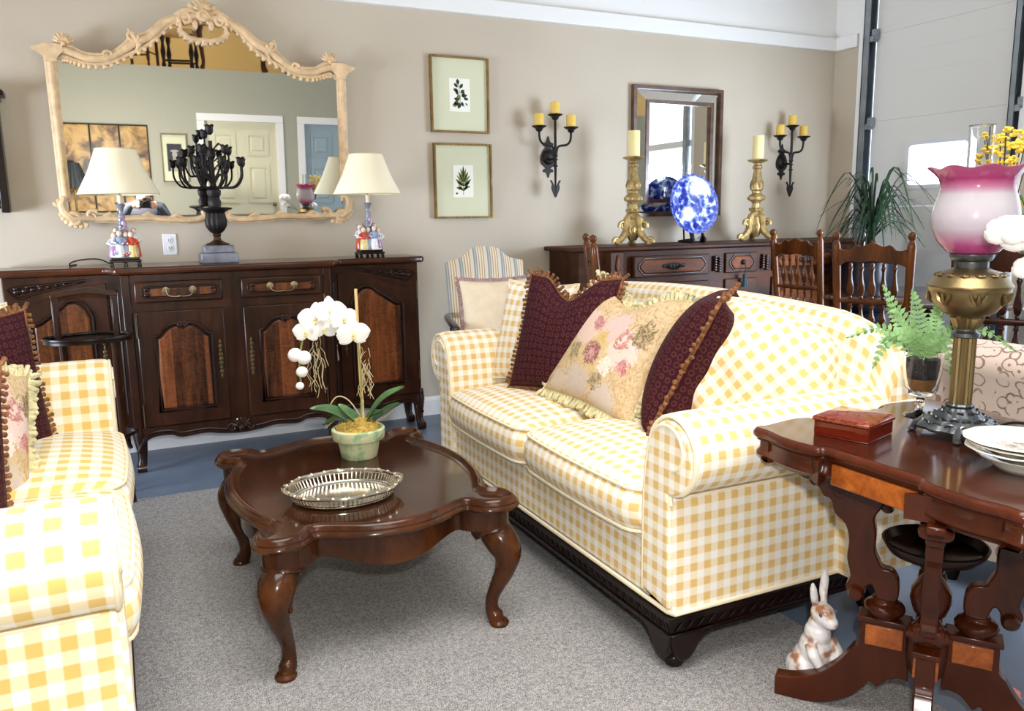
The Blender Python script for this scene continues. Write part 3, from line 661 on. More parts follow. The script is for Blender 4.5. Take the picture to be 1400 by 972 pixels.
for x, y, s in ((-.485, YC, -1), (.485, YC, 1), (-1.0, YS, -1), (1.035, YS, 1), (-1.0, -.09, -1), (1.035, -.09, 1)):
    b = MB(); b.tube([(x, y+.03, .24), (x+s*.002, y+.02, .18), (x-s*.002, y+.012, .11), (x, y+.010, .06), (x+s*.006, y-.002, .03), (x+s*.008, y-.012, .012)], [.034, .035, .026, .022, .024, .02], 10)
    b.tube([(x+s*.006-.022, y-.008, .022), (x+s*.006+.022, y-.008, .022)], .022, 10); b.build('foot', W['carving'], bf)

# pink key tassel on the right-hand door
o = thing('key_tassel', 'pink tassel on a thin cord hanging from the right door of the long sideboard', 'tassel', (1.075, WY-.02+YS-.036, .50))
b = MB(); b.tube([(0, 0, .105), (.004, 0, .09), (0, -.002, .06), (0, 0, -.03), (0, 0, -.16)], .0019, 6); b.build('cord', plain('tassel_cord', srgb(196, 172, 170), .8), o)
b = MB(); b.lathe([(.004, .062), (.011, .055), (.012, .046), (.008, .040), (.010, .034), (.015, 0), (.017, -.03), (.014, -.034)], seg=16, flute=.06, nfl=8); b.build('skirt', plain('tassel_pink', srgb(206, 160, 160), .8, var=.15), o)

# ------------------------------------------------------------ porcelain figure lamps
M_SHADE = plain('cream_lamp_shade', srgb(250, 238, 206), .8, sub=.1)
PORC = [plain('porcelain_white', srgb(236, 236, 238), .2, coat=.5), plain('porcelain_blue', srgb(158, 168, 196), .2, coat=.5), plain('porcelain_red', srgb(206, 72, 40), .2, coat=.5), plain('porcelain_lilac', srgb(176, 136, 178), .2, coat=.5), plain('porcelain_yellow', srgb(226, 206, 128), .2, coat=.5), plain('porcelain_grey', srgb(130, 132, 140), .2, coat=.5), plain('porcelain_skin', srgb(236, 212, 194), .25, coat=.4), plain('painted_hair', srgb(60, 46, 40), .4)]
def figure(b, x, y, h, robe, sash, lean=0):
    """a tiny robed porcelain figure"""
    b.lathe([(.026, 0), (.028, .01), (.022, h*.35), (.019, h*.55)], (x, y, 0), 10, mi=sash)
    b.lathe([(.021, h*.45), (.023, h*.55), (.017, h*.72), (.006, h*.78)], (x+lean*.3, y, 0), 10, mi=robe)
    b.ball((x+lean*.5, y-.002, h*.87), (.0135, .0135, .016), 8, mi=6); b.ball((x+lean*.5, y+.004, h*.90), (.014, .013, .013), 8, mi=7)
    for q in (-1, 1): b.tube([(x+lean*.3+q*.017, y-.004, h*.68), (x+lean*.3+q*.028, y-.014, h*.56), (x+lean*.3+q*.014, y-.026, h*.52)], [.008, .008, .006], 6, mi=robe)
def porcelain_lamp(label, loc, mirror_x=1):
    L = thing('table_lamp', label, 'lamp', loc, group='porcelain figure lamps')
    b = MB(); b.box(-.072, .072, -.055, .055, .020, .032); b.box(-.064, .064, -.048, .048, .032, .044)
    for x in (-.062, 0, .062):
        for y in (-.046, .046): b.slab([(x-.008, 0), (x+.010, 0), (x+.006, .02), (x-.010, .02)], 'y', y-.006, y+.006)
    b.build('wooden_stand', W['ebony'], L, bevel=.003)
    b = MB(); b.box(-.056, .056, -.04, .04, 0, .008)
    figs = [(-.046, -.012, .125, 0, 3, .006), (-.020, -.024, .135, 1, 0, .004), (.010, -.016, .128, 5, 1, 0), (.036, -.022, .128, 2, 4, -.006), (.050, .006, .145, 0, 2, -.004), (-.034, .016, .150, 4, 1, .004), (.014, .024, .155, 5, 0, 0), (-.008, .01, .165, 0, 5, 0)]
    for x, y, h, r, s_, l in figs: figure(b, x*mirror_x, y, h, r, s_, l)
    for k in range(10): b.ball((random.uniform(-.05, .05), random.uniform(-.045, -.03), random.uniform(.008, .03)), random.uniform(.006, .011), 6, mi=random.choice([0, 2, 3, 4, 5]))
    b.tube([(0, .008, .05), (-.002, .006, .16), (-.002, .002, .21)], [.030, .017, .013], 9, mi=5); b.tube([(.006, .0, .12), (.008, -.004, .17), (.004, -.002, .20)], [.010, .012, .008], 9, mi=3)
    for k in range(8): b.ball((.011*math.cos(k*2.1)-.002, .011*math.sin(k*2.1), .13+k*.011), (.009, .009, .010), 7, mi=[0, 1, 5, 3][k % 4])
    b.lathe([(.013, .205), (.010, .222), (.014, .238), (.021, .252), (.023, .258), (.016, .262)], (0, 0, 0), 12, mi=5); o = b.build('figure_group', PORC, L); o.location = (0, 0, .044)
    b = MB(); b.lathe([(.010, .298), (.011, .345), (.009, .348)], seg=12); b.build('candle_sleeve', M_SHADE, L)
    b = MB(); b.tube([(0, 0, .345), (0, 0, .40)], .006, 8)
    for k in range(3):
        a = k*2*PI/3; b.tube([(0, 0, .375), (.155*math.cos(a), .155*math.sin(a), .358)], .0022, 6)
    b.build('shade_carrier', BRASS, L)
    b = MB(); N = 40; R0, R1, z0, z1 = .185, .092, .350, .570
    pr = [(R0, z0), (R0+.002, z0+.004), ((R0+R1)/2-.006, (z0+z1)/2), (R1+.001, z1-.004), (R1, z1), (R1-.003, z1), ((R0+R1)/2-.009, (z0+z1)/2), (R0-.003, z0)]
    b.rings([[(r*math.cos(2*PI*k/N), r*math.sin(2*PI*k/N), z) for k in range(N)] for r, z in pr], True, False, True); b.build('lamp_shade', M_SHADE, L, angle=60)
    for r, z in ((R0, z0+.002), (R1, z1-.002)):
        b = MB(); b.tube([(r*math.cos(2*PI*k/N), r*math.sin(2*PI*k/N), z) for k in range(N)], .0028, 6, loop=True)
        b.build('shade_trim', plain('shade_tape', srgb(226, 206, 160), .8) if 'shade_tape' not in MATS else MATS['shade_tape'], L)
    return L
Z_BF = 1.03
porcelain_lamp('porcelain figure lamp with cream shade on the sideboard, left of the candelabrum', (.058, WY-.285, Z_BF))
porcelain_lamp('porcelain figure lamp with cream shade on the sideboard, right of the candelabrum', (1.312, WY-.285, Z_BF), -1)
b = MB(); b.tube(spline([(-.012, WY-.25, Z_BF+.012), (-.06, WY-.23, Z_BF+.035), (-.13, WY-.20, Z_BF+.035), (-.185, WY-.18, Z_BF+.022), (-.195, WY-.16, Z_BF+.006), (-.19, WY-.10, Z_BF+.004), (-.17, WY-.04, Z_BF+.004)], 6), .0035, 7)
tag(b.build('lamp_cord', BLACK), 'thin black lamp cord looping over the sideboard top beside the left lamp', 'cord')

# ------------------------------------------------------------ tulip candelabrum
cd = thing('candelabrum', 'dark metal candelabrum with tulip cups on an urn and grey marble plinth', 'candelabrum', (.50, WY-.285, Z_BF))
b = MB(); b.box(-.092, .092, -.075, .075, 0, .052); b.box(-.074, .074, -.06, .06, .052, .092); b.build('marble_plinth', MARBLE, cd, bevel=.006)
b = MB(); b.lathe([(.058, .092), (.060, .098), (.035, .108), (.02, .118), (.016, .135), (.022, .142), (.018, .150)], seg=20); b.build('urn_foot', plain('bronze_foot', srgb(74, 50, 34), .4, .7), cd)
b = MB(); b.lathe([(.018, .150), (.036, .165), (.050, .190), (.053, .215), (.047, .245), (.045, .255)], seg=48, flute=.05, nfl=16); b.lathe([(.045, .255), (.060, .268), (.083, .275), (.086, .281), (.078, .284), (.03, .286)], seg=28); b.build('urn', BLACK, cd)
b = MB(); b.lathe([(.03, .284), (.034, .31), (.026, .335), (.034, .35), (.036, .37), (.02, .385), (.012, .41), (.010, .56), (.010, .62)], seg=14)
cups = [(0, 0, .66, 1.15), ]
ARMS = []
for k in range(8): ARMS.append((k*2*PI/8+.2, .155, .495))
for k in range(5): ARMS.append((k*2*PI/5+.35, .095, .555))
ARMS.append((2.6, .030, .635))
b.build('centre_stem', BLACK, cd)
def tulip(b, x, y, z, s=1):
    N = 12; rings = []
    for q, (r, h) in enumerate(((.008, -.006), (.017, .004), (.021, .018), (.020, .030), (.023, .040), (.027, .050))):
        rings.append([(x+s*r*math.cos(2*PI*k/N), y+s*r*math.sin(2*PI*k/N), z+s*(h-(.008 if (q == 5 and k % 2) else 0))) for k in range(N)])
    rings.append([(x+s*.016*math.cos(2*PI*k/N), y+s*.016*math.sin(2*PI*k/N), z+s*.03) for k in range(N)])
    b.rings(rings)
for z_, s_ in ((.655, .95), (.53, 1.05)):
    b = MB(); tulip(b, 0, 0, z_, s_); b.build('tulip_cup', BLACK, cd)
for a, R, z in ARMS:
    c, s_ = math.cos(a), math.sin(a); b = MB()
    if R > .05: pts = spline([(0, 0, .385), (c*R*.35, s_*R*.35, z-.110), (c*R*.75, s_*R*.75, z-.105), (c*R*.98, s_*R*.98, z-.06), (c*R, s_*R, z)], 5)
    else: pts = [(0, 0, .40), (c*R, s_*R, .45), (c*R, s_*R, z)]
    b.tube(pts, .0055, 6); arm = b.build('arm', BLACK, cd)
    b = MB(); tulip(b, c*R, s_*R, z, .86); b.build('tulip_cup', BLACK, arm)
b = MB()
for k in range(14):
    a = k*2.4; z = .42+.012*k; c, s_ = math.cos(a), math.sin(a); r = .03+.01*(k % 3)
    b.tube([(c*.01, s_*.01, z), (c*r, s_*r, z+.03), (c*(r+.02), s_*(r+.02), z+.022)], [.003, .007, .001], 5, flat=(1, .4))
b.build('leaf_spray', BLACK, cd)

# ------------------------------------------------------------ carved server on the right
SV = 1.05
sv = thing('carved_server', 'long carved oak server with panelled drawers behind the gingham sofa', 'sideboard', (3.85, WY-.02, 0))
b = MB(); b.box(-1.22, 1.22, -.38, 0, .12, SV-.03)
b.build('carcass', W['server'], sv, bevel=.006)
ot = [(-1.28, 0), (-1.28, -.40), (-1.05, -.44), (-.75, -.47), (-.25, -.48), (.25, -.48), (.75, -.47), (1.05, -.44), (1.28, -.40), (1.28, 0)]
b = MB(); b.slab(ot, 'z', SV-.03, SV); b.build('top', W['server'], sv, bevel=.01, bseg=3)
b = MB(); b.slab([(x*.965, y*.955 if y < 0 else 0) for x, y in ot], 'z', .12, SV-.03); b.build('bowed_front', W['server'], sv, bevel=.004)
def oct_panel(cx, cz, w, h, c): return [(cx-w/2+c, cz-h/2), (cx+w/2-c, cz-h/2), (cx+w/2, cz-h/2+c), (cx+w/2, cz+h/2-c), (cx+w/2-c, cz+h/2), (cx-w/2+c, cz+h/2), (cx-w/2, cz+h/2-c), (cx-w/2, cz-h/2+c)]
YF = -.462
for cx, w in ((-.58, .60), (.0, .28), (.58, .60)):
    b = MB(); b.box(cx-w/2, cx+w/2, YF-.012, YF+.03, SV-.20, SV-.065); d = b.build('drawer', W['server'], sv, bevel=.006)
    b = MB(); b.slab(oct_panel(cx, SV-.132, w-.08, .088, .035), 'y', YF-.022, YF-.008); b.build('raised_panel', W['server_panel'], d, bevel=.007)
    b = MB(); b.tube([(x, YF-.014, z) for x, z in oct_panel(cx, SV-.132, w-.065, .102, .04)], .005, 6, loop=True); b.build('moulding', W['carving'], d)
    b = MB()
    if w > .4:
        for k in range(7): b.ball((cx-.075+k*.025, YF-.024, SV-.132), (.017, .005, .024-.004*abs(k-3)), 8)
        b.tube(spline([(cx-.05, YF-.03, SV-.128), (cx-.03, YF-.04, SV-.148), (cx, YF-.042, SV-.153), (cx+.03, YF-.04, SV-.148), (cx+.05, YF-.03, SV-.128)], 3), .005, 6)
    else: b.ball((cx, YF-.03, SV-.13), (.016, .012, .018), 10)
    b.build('handle', BLACK, d)
for cx, w in ((-.58, .60), (.0, .28), (.58, .60)):
    b = MB(); b.box(cx-w/2, cx+w/2, YF-.012, YF+.03, .2, SV-.24); d = b.build('door', W['server'], sv, bevel=.006)
    b = MB(); b.slab(oct_panel(cx, .50, w-.10, .46, .05), 'y', YF-.024, YF-.008); b.build('raised_panel', W['server_panel'], d, bevel=.008)
for cx in (-.21, .21):
    b = MB()
    for k in range(6):
        b.ball((cx-.018, YF-.012, SV-.09-k*.017), (.016, .010, .011), 7); b.ball((cx+.018, YF-.012, SV-.098-k*.017), (.016, .010, .011), 7)
    b.build('leaf_carving', W['carving'], sv)
for s in (-1, 1):
    Mx = Matrix.Translation((s*1.0, -.425, 0)) @ Matrix.Rotation(s*-.14, 4, 'Z')
    b = MB(); b.box(-.055, .055, -.03, .03, .12, SV-.035, Mx); b.build('canted_stile', W['server'], sv, bevel=.004)
    b = MB(); b.slab([(0, .86), (.016, .93), (0, 1.0), (-.016, .93)], 'y', -.042, -.028, Mx=Mx); b.build('diamond_inlay', W['server_panel'], sv, bevel=.003)
    b = MB(); Y2 = s*1.222
    b.ringslab([(-.35, .50), (-.05, .50), (-.05, .93), (-.35, .93)], [(-.32, .53), (-.08, .53), (-.08, .90), (-.32, .90)], 'x', Y2-.008, Y2+.008); b.build('side_panel', W['carving'], sv)
for x in (-1.15, 1.15):
    for y in (-.36, -.05): b = MB(); b.lathe([(.02, 0), (.035, .02), (.04, .05), (.03, .09), (.036, .13)], (x, y, 0), 14); b.build('foot', W['server'], sv)
o = thing('drawer_tassel', 'dark teal tassel hanging from the middle drawer pull of the carved server', 'tassel', (3.85, WY-.02+YF-.046, .86))
b = MB(); b.tube([(0, 0, .05), (.003, 0, .03), (0, 0, -.02)], .0022, 6); b.build('cord', BLACK, o)
b = MB(); b.lathe([(.004, -.016), (.014, -.024), (.015, -.036), (.010, -.044), (.014, -.052), (.022, -.10), (.02, -.106)], seg=16, flute=.06, nfl=8); b.build('skirt', plain('tassel_teal', srgb(46, 74, 80), .8, var=.2), o)

# ------------------------------------------------------------ gilded candlesticks with candles
def candlestick(label, loc):
    g = thing('gilded_candlestick', label, 'candlestick', loc, group='carved gilt candlesticks')
    b = MB(); b.lathe([(.03, .16), (.042, .175), (.03, .19), (.028, .205), (.045, .215), (.048, .225), (.03, .235), (.026, .26), (.032, .275), (.055, .29), (.058, .31), (.044, .325), (.03, .335), (.03, .35), (.042, .36), (.046, .385), (.044, .41), (.034, .43), (.027, .475), (.022, .50), (.03, .508), (.032, .52), (.022, .53), (.026, .545)], seg=24, flute=.05, nfl=8)
    for z, r, n, sz in ((.30, .05, 8, .016), (.385, .040, 7, .015), (.225, .042, 8, .010), (.51, .028, 8, .007)):
        for k in range(n): a = 2*PI*k/n; b.ball((r*math.cos(a), r*math.sin(a), z), (sz*.8, sz*.8, sz), 7)
    b.build('shaft', GOLD, g)
    b = MB(); b.lathe([(.022, .540), (.04, .548), (.062, .555), (.068, .562), (.066, .568), (.03, .566)], seg=40, flute=.045, nfl=10); b.build('drip_pan', GOLD, g)
    for k in range(3):
        a = -PI/2+.5+k*2*PI/3; c, s_ = math.cos(a), math.sin(a); b = MB()
        b.tube(spline([(c*.012, s_*.012, .20), (c*.045, s_*.045, .165), (c*.05, s_*.05, .125), (c*.055, s_*.055, .085), (c*.085, s_*.085, .045), (c*.115, s_*.115, .024), (c*.135, s_*.135, .018)], 4), [.020, .023, .024, .026, .027, .027, .028, .028, .027, .027, .026, .026, .026, .026, .025, .024, .023, .022, .021, .019, .018, .017, .016, .015, .014], 8)
        for cr, cz, r0 in ((.078, .13, .028), (.128, .03, .022)):
            pts = spiral((cr, cz), r0, .006, -.5, 1.3, 16); b.tube([(c*r, s_*r, z) for r, z in pts], [.012*(1-.4*i/16) for i in range(17)], 7)
        for q in (-1, 0, 1): b.ball((c*.118-s_*q*.016, s_*.118+c*q*.016, .011), (.012, .012, .010), 7)
        b.build('scroll_leg', GOLD, g)
    b = MB(); b.lathe([(.025, .03), (.04, .06), (.05, .10), (.04, .15), (.035, .18)], seg=18)
    for k in range(6): a = 2*PI*k/6; b.ball((.045*math.cos(a), .045*math.sin(a), .10), (.016, .016, .024), 7)
    b.build('base_carving', GOLD, g)
for lab, x in (('left of the platter', 3.095), ('right of the platter', 4.145)):
    candlestick('carved gilt candlestick with scrolled tripod base on the server, '+lab, (x, WY-.29, SV))
    candle('pillar_candle', 'tall cream pillar candle on the gilt candlestick '+lab, (x, WY-.29, SV+.5665), .040, .165, CREAM_CANDLE, 'cream pillar candles')

# ------------------------------------------------------------ blue and white platter on its stand
m = NT('blue_white_transfer'); c = m.new('ShaderNodeTexCoord'); sp = m.new('ShaderNodeSeparateXYZ'); m.link(c.outputs['Object'], sp.inputs[0])
r = m.math('SQRT', m.math('ADD', m.math('POWER', sp.outputs[0], 2), m.math('POWER', sp.outputs[2], 2)))
nz = m.noise(c.outputs['Object'], 14, 5, .75, 1.8); vo = m.new('ShaderNodeTexVoronoi'); m.set(vo, Scale=26); m.link(c.outputs['Object'], vo.inputs['Vector'])
ft = m.math('ADD', m.math('MULTIPLY', nz, .7), m.math('MULTIPLY', vo.outputs['Distance'], .45))
body = m.ramp(ft, [(.46, srgb(18, 32, 128)), (.58, srgb(40, 64, 172)), (.66, srgb(140, 160, 220)), (.74, srgb(240, 243, 252))])
d_ = m.math('SQRT', m.math('ADD', m.math('POWER', m.math('ADD', sp.outputs[0], .045), 2), m.math('POWER', m.math('ADD', sp.outputs[2], .06), 2)))
body = m.mix(m.ramp(m.math('ADD', d_, m.math('MULTIPLY', nz, .08)), [(.072, (1, 1, 1, 1)), (.10, (0, 0, 0, 1))]), body, srgb(246, 247, 252))
rim = m.ramp(m.noise(c.outputs['Object'], 40, 4, .7), [(.45, srgb(24, 40, 140)), (.62, srgb(120, 140, 210))])
edge = m.ramp(r, [(.182, (0, 0, 0, 1)), (.186, (1, 1, 1, 1))])
m.color(m.mix(edge, body, rim)); m.set(m.b, Roughness=.12, Coat_Weight=.5); M_PLATE = m.m
pl = thing('blue_white_platter', 'round blue and white floral platter standing upright on the carved server', 'platter', (3.662, WY-.19, SV+.262)); pl.rotation_euler = (math.radians(-9), 0, math.radians(0))
b = MB(); b.lathe([(.0, -.0), (.12, -.002), (.14, .004), (.18, .014), (.207, .018), (.208, .022), (.18, .020), (.14, .010), (.12, .004), (.0, .006)], seg=64, Mx=Matrix.Rotation(PI/2, 3, 'X')); b.build('plate', M_PLATE, pl, angle=60, weld=.0001)
st = thing('platter_stand', 'small dark wooden easel stand holding the blue and white platter', 'stand', (3.662, WY-.19, SV))
b = MB()
for s in (-1, 1):
    b.slab([(-.085, 0), (-.065, 0), (-.045, .05), (-.036, .075), (-.048, .078), (-.056, .06), (-.075, .035), (-.088, .03)], 'x', s*.05-.008, s*.05+.008)
    b.slab([(-.06, 0), (.085, 0), (.088, .014), (.04, .02), (-.06, .03)], 'x', s*.05-.006, s*.05+.006)
b.slab(spl2([(-.05, .02), (-.05, .045), (-.025, .04), (0, .028), (.025, .04), (.05, .045), (.05, .02)], 3)+[(.02, .008), (-.02, .008)], 'y', -.058, -.048)
b.build('easel_legs', W['ebony'], st, bevel=.002)
b = MB(); b.tube([(-.045, .03, .016), (-.03, .062, .14), (0, .064, .16), (.03, .062, .14), (.045, .03, .016)], .006, 8); b.build('back_rest', W['ebony'], st)

# ------------------------------------------------------------ gingham sofas
HL, SD = .875, .84
def arm_section():
    """(y, z) outline of one rolled arm, inner side first, for the +y arm"""
    cy, cz, R = .868, .632, .108
    pts = [(.735, .20), (.735, .35), (.737, .50), (.745, .58)]
    for k in range(17):
        a = math.radians(165-k*(165+95)/16); pts.append((cy+R*math.cos(a), cz+R*math.sin(a)))
    pts += [(.862, .516), (.868, .49), (.872, .35), (.875, .18)]
    return pts
def camel(y):
    a = min(abs(y)/.945, 1.0)
    return .972-.028*(a/.75)**2-.085*max(0, (a-.70)/.30)**2-.06*max(0, (a-.92)/.08)**2
def make_sofa(label, loc, rz, cloth, front_sag=0):
    s = thing('gingham_sofa', label, 'sofa', loc, rz, 'yellow gingham sofas')
    # dark carved plinth
    b = MB(); b.box(.0, SD, -HL+.01, HL-.01, .105, .172); b.box(-.012, SD+.012, -HL-.004, HL+.004, .155, .172); b.box(-.006, SD+.006, -HL+.004, HL-.004, .105, .118)
    n = 46
    for k in range(n):
        y = -HL+.03+(2*HL-.06)*k/(n-1)
        b.tube([(-.003, y-.014, .123), (-.006, y, .137), (-.003, y+.014, .151)], .003, 5)
    for sgn in (-1, 1):
        for k in range(22):
            x = .03+(SD-.06)*k/21; b.tube([(x-.014, sgn*(HL-.008), .123), (x, sgn*(HL-.005), .137), (x+.014, sgn*(HL-.008), .151)], .003, 5)
    b.build('plinth', W['ebony'], s, bevel=.003)
    for x, y in ((.045, -HL+.05), (.045, HL-.05), (SD-.045, -HL+.05), (SD-.045, HL-.05)):
        b = MB(); sx = -1 if x < .4 else 1; sy = -1 if y < 0 else 1
        b.lathe([(.046, .118), (.044, .10), (.034, .08), (.026, .055), (.023, .038), (.029, .030), (.031, .016), (.022, .0)], (x+sx*.0, y, 0), 14)
        for ax in (0, 1):
            d = (-sx, 0) if ax == 0 else (0, -sy)
            e = [(-.044, .118), (.098, .118), (.090, .104), (.070, .096), (.050, .078), (.032, .052), (.014, .036), (-.018, .036), (-.032, .060), (-.044, .09)]
            ex, ey = (x+sx*.0, y+sy*.034) if ax == 0 else (x+sx*.034, y)
            px, py = (0, 1) if ax == 0 else (1, 0)
            b.prism(e, lambda u, v: (ex+d[0]*u-px*.016, ey+d[1]*u-py*.016, v), lambda u, v: (ex+d[0]*u+px*.016, ey+d[1]*u+py*.016, v))
        b.build('foot', W['ebony'], s, bevel=.005)
    # seat box
    b = MB(); b.box(.012, SD-.02, -.745, .745, .172, .354); b.build('seat_base', cloth, s, bevel=.012)
    b = MB(); b.tube([(.008, -.735, .348), (.008, .735, .348)], .006, 6); b.tube([(SD, -HL+.02, .182), (SD, HL-.02, .182), (SD-.004, HL+.001, .182), (.006, HL+.001, .182), (-.002, HL-.02, .182), (-.002, -HL+.02, .182), (.006, -HL-.001, .182), (SD-.004, -HL-.001, .182)], .007, 7, loop=True); b.build('welt', PIPING, s)
    sec = arm_section(); L = [0]
    for p, q in zip(sec, sec[1:]): L.append(L[-1]+math.dist(p, q))
    for sg in (-1, 1):
        xs = [0.0, .006, .02, .05, .2, .4, .6, .78, SD]; ins = [.012, .005, .001, 0, 0, 0, 0, 0, .0]
        cyc = (.81, .40)
        rings = []
        for x, i_ in zip(xs, ins):
            f = 1-i_*2; rings.append([(x, sg*(cyc[0]+(y-cyc[0])*f), max(.175, cyc[1]+(z-cyc[1])*f)) for y, z in sec])
        b = MB(); b.rings(rings, True, True, uvs=lambda i, j: ((xs[min(i, len(xs)-1)]), (L+[L[-1]+.14])[j])); a = b.build('arm', cloth, s, angle=50)
        # flat scroll facing with its piping
        b = MB(); face = [(y, z) for y, z in sec]
        fin = [(cyc[0]+(y-cyc[0])*.86, cyc[1]+(z-cyc[1])*.94) for y, z in face]
        b.slab(fin, 'x', -.012, .004) if sg > 0 else b.slab([(-y, z) for y, z in fin], 'x', -.012, .004)
        b.build('arm_facing', cloth, a, bevel=.008)
        b = MB(); b.tube([(-.004, sg*y, z) for y, z in [(cyc[0]+(y-cyc[0])*.93, cyc[1]+(z-cyc[1])*.97) for y, z in face[:-2]]], .0065, 7)
        sp = spiral((.862, .628), .088, .04, math.radians(150), .62, 16, -1)
        b.tube([(-.012, sg*y, z) for y, z in sp], .005, 6); b.build('arm_piping', PIPING, a)
        b = MB(); b.tube([(.03, sg*.866, .507), (SD-.05, sg*.866, .507)], .005, 6); b.build('under_roll_piping', PIPING, a)
    # back: padded inside, rolled top, camel line
    ys = [.945*math.sin((k/30-.5)*PI*.97)/math.sin(.485*PI) for k in range(31)]
    def bsec(y):
        H = camel(y)
        p = [(.585, .40), (.60, .50), (.625, .62), (.655, .40+(H-.40)*.60), (.685, H-.085), (.70, H-.05)]
        for k in range(7):
            a = math.radians(160-k*180/6); p.append((.762+.064*math.cos(a), H-.055+.056*math.sin(a)))
        p += [(.835, H-.10), (.842, .45), (.842, .18), (.60, .18)]
        return p
    R = [bsec(y) for y in ys]; Ls = [0]
    for p, q in zip(R[15], R[15][1:]): Ls.append(Ls[-1]+math.dist(p, q))
    b = MB(); b.rings([[(x, y, z) for x, z in r] for y, r in zip(ys, R)], True, True, uvs=lambda i, j: (ys[min(i, 30)], (Ls+[Ls[-1]+.2])[j])); b.build('back', cloth, s, angle=50)
    # two seat cushions
    for k in (-1, 1):
        y0, y1 = (.008, .730) if k > 0 else (-.730, -.008); x0, x1 = -.018, .625; nx, ny = 22, 22
        c = MB()
        def hgt(u, v): return .498+.048*(1-abs(2*u-1)**2.6)**.8*(1-abs(2*v-1)**2.6)**.8
        def P(u, v, top):
            uu, vv = 2*u-1, 2*v-1; r = .055
            # rounded plan corners
            x, y = x0+(x1-x0)*u, y0+(y1-y0)*v
            x += -.014*(1-vv*vv)*(1-u)+.03*max(0, abs(vv)-.88)/.12*(1-u)**3; y += (-.010 if vv > 0 else .010)*max(0, abs(vv)-.8)/.2*max(0, 1-2.2*u)                                  # front edge swells
            e = max(abs(uu), abs(vv)); t = max(0, (e-.94)/.06)
            z = hgt(u, v)-.012*t*t if top else .356+.006*t*t
            return (x, y, z)
        c.grid(lambda u, v: P(u, v, True), nx, ny, lambda u, v: (x0+(x1-x0)*u, y0+(y1-y0)*v))
        c.grid(lambda u, v: P(u, v, False), nx, ny, lambda u, v: (x0+(x1-x0)*u, y0+(y1-y0)*v), flip=True)
        edge = [(i/nx, 0) for i in range(nx)]+[(1, i/ny) for i in range(ny)]+[(1-i/nx, 1) for i in range(nx)]+[(0, 1-i/ny) for i in range(ny)]
        cu, cv = .5, .5; side = []
        for u, v in edge:
            a, d = Vector(P(u, v, True)), Vector(P(u, v, False)); out_ = Vector((u-.5, v-.5, 0)); out_ = out_.normalized()*.022
            side.append([a, a*.75+d*.25+out_*.8, a*.5+d*.5+out_, a*.25+d*.75+out_*.8, d])
        def suv(i, j):
            p = side[i % len(side)][min(j, 4)]; u, v = edge[i % len(edge)]
            return (p.x, p.z) if v in (0, 1) and 0 < u < 1 else (p.z, p.y)
        c.rings(side, False, False, True, uvs=lambda i, j: suv(i, j)); q = c.build('seat_cushion', cloth, s, angle=70, weld=.0005)
        w = MB(); w.tube([tuple(Vector(P(u, v, True))+Vector((u-.5, v-.5, 0))*.008) for u, v in edge], .0052, 6, loop=True)
        w.tube([tuple(Vector(P(u, v, False))+Vector((u-.5, v-.5, 0))*.008) for u, v in edge], .0052, 6, loop=True); w.build('cushion_welt', PIPING, q)
    return s
make_sofa('yellow gingham rolled-arm sofa facing the coffee table, heaped with floral and burgundy pillows', (1.285, 2.525, 0), math.radians(-.6), GH)
make_sofa('yellow gingham sofa cut off by the left edge, its near arm toward the viewer', (-.05, 2.525, 0), PI, GHL)

# ------------------------------------------------------------ pillows
m = NT('burgundy_ring_damask'); v = m.coord('UV'); vo = m.new('ShaderNodeTexVoronoi'); m.set(vo, Scale=38, Randomness=.2); m.link(v, vo.inputs['Vector'])
ring = m.ramp(vo.outputs['Distance'], [(.20, (0, 0, 0, 1)), (.27, (1, 1, 1, 1)), (.36, (1, 1, 1, 1)), (.43, (0, 0, 0, 1))])
m.color(m.mix(m.math('MULTIPLY', ring, .6), srgb(56, 14, 27), srgb(100, 56, 50))); m.set(m.b, Roughness=.75); m.b.inputs['Specular IOR Level'].default_value = .2; M_BURG = m.m
m = NT('needlepoint_floral'); v = m.coord('UV'); nz = m.noise(v, 12, 5, .7, 2.6)
base = m.ramp(nz, [(.32, srgb(128, 100, 62)), (.41, srgb(196, 164, 118)), (.50, srgb(216, 190, 152)), (.57, srgb(188, 150, 92)), (.64, srgb(208, 182, 146)), (.72, srgb(120, 98, 62))])
def blob(cx, cy, r, col, prev, soft=.86, wob=.055):
    sp = m.new('ShaderNodeVectorMath', operation='DISTANCE'); m.link(v, sp.inputs[0]); sp.inputs[1].default_value = (cx, cy, 0)
    d = m.math('ADD', sp.outputs['Value'], m.math('MULTIPLY', m.math('SUBTRACT', nz2, .5), wob*2))
    return m.mix(m.ramp(d, [(r*soft, (1, 1, 1, 1)), (r, (0, 0, 0, 1))]), prev, col)
nz2 = m.noise(v, 52, 4, .7)
col = base
for cx, cy, r, c in ((-.05, -.14, .075, srgb(200, 184, 176)), (.10, -.17, .07, srgb(206, 192, 186)), (-.15, -.16, .05, srgb(206, 190, 172)), (.0, .0, .10, srgb(212, 184, 128)), (.12, .02, .075, srgb(232, 206, 202)), (-.10, .06, .07, srgb(230, 196, 186)), (.03, .10, .065, srgb(228, 188, 186)), (-.02, -.02, .048, srgb(142, 58, 78)), (.10, .05, .036, srgb(190, 112, 118)), (.15, -.03, .028, srgb(188, 96, 116)), (-.06, .09, .028, srgb(184, 110, 128)), (.07, -.05, .036, srgb(236, 226, 220)), (-.12, -.03, .03, srgb(128, 116, 70)), (.17, .08, .04, srgb(118, 96, 58)), (.05, -.11, .03, srgb(130, 112, 72)), (.0, .05, .025, srgb(206, 170, 90)), (-.02, -.02, .016, srgb(206, 140, 150)), (.10, .05, .014, srgb(240, 206, 200))): col = blob(cx, cy, r, c, col)
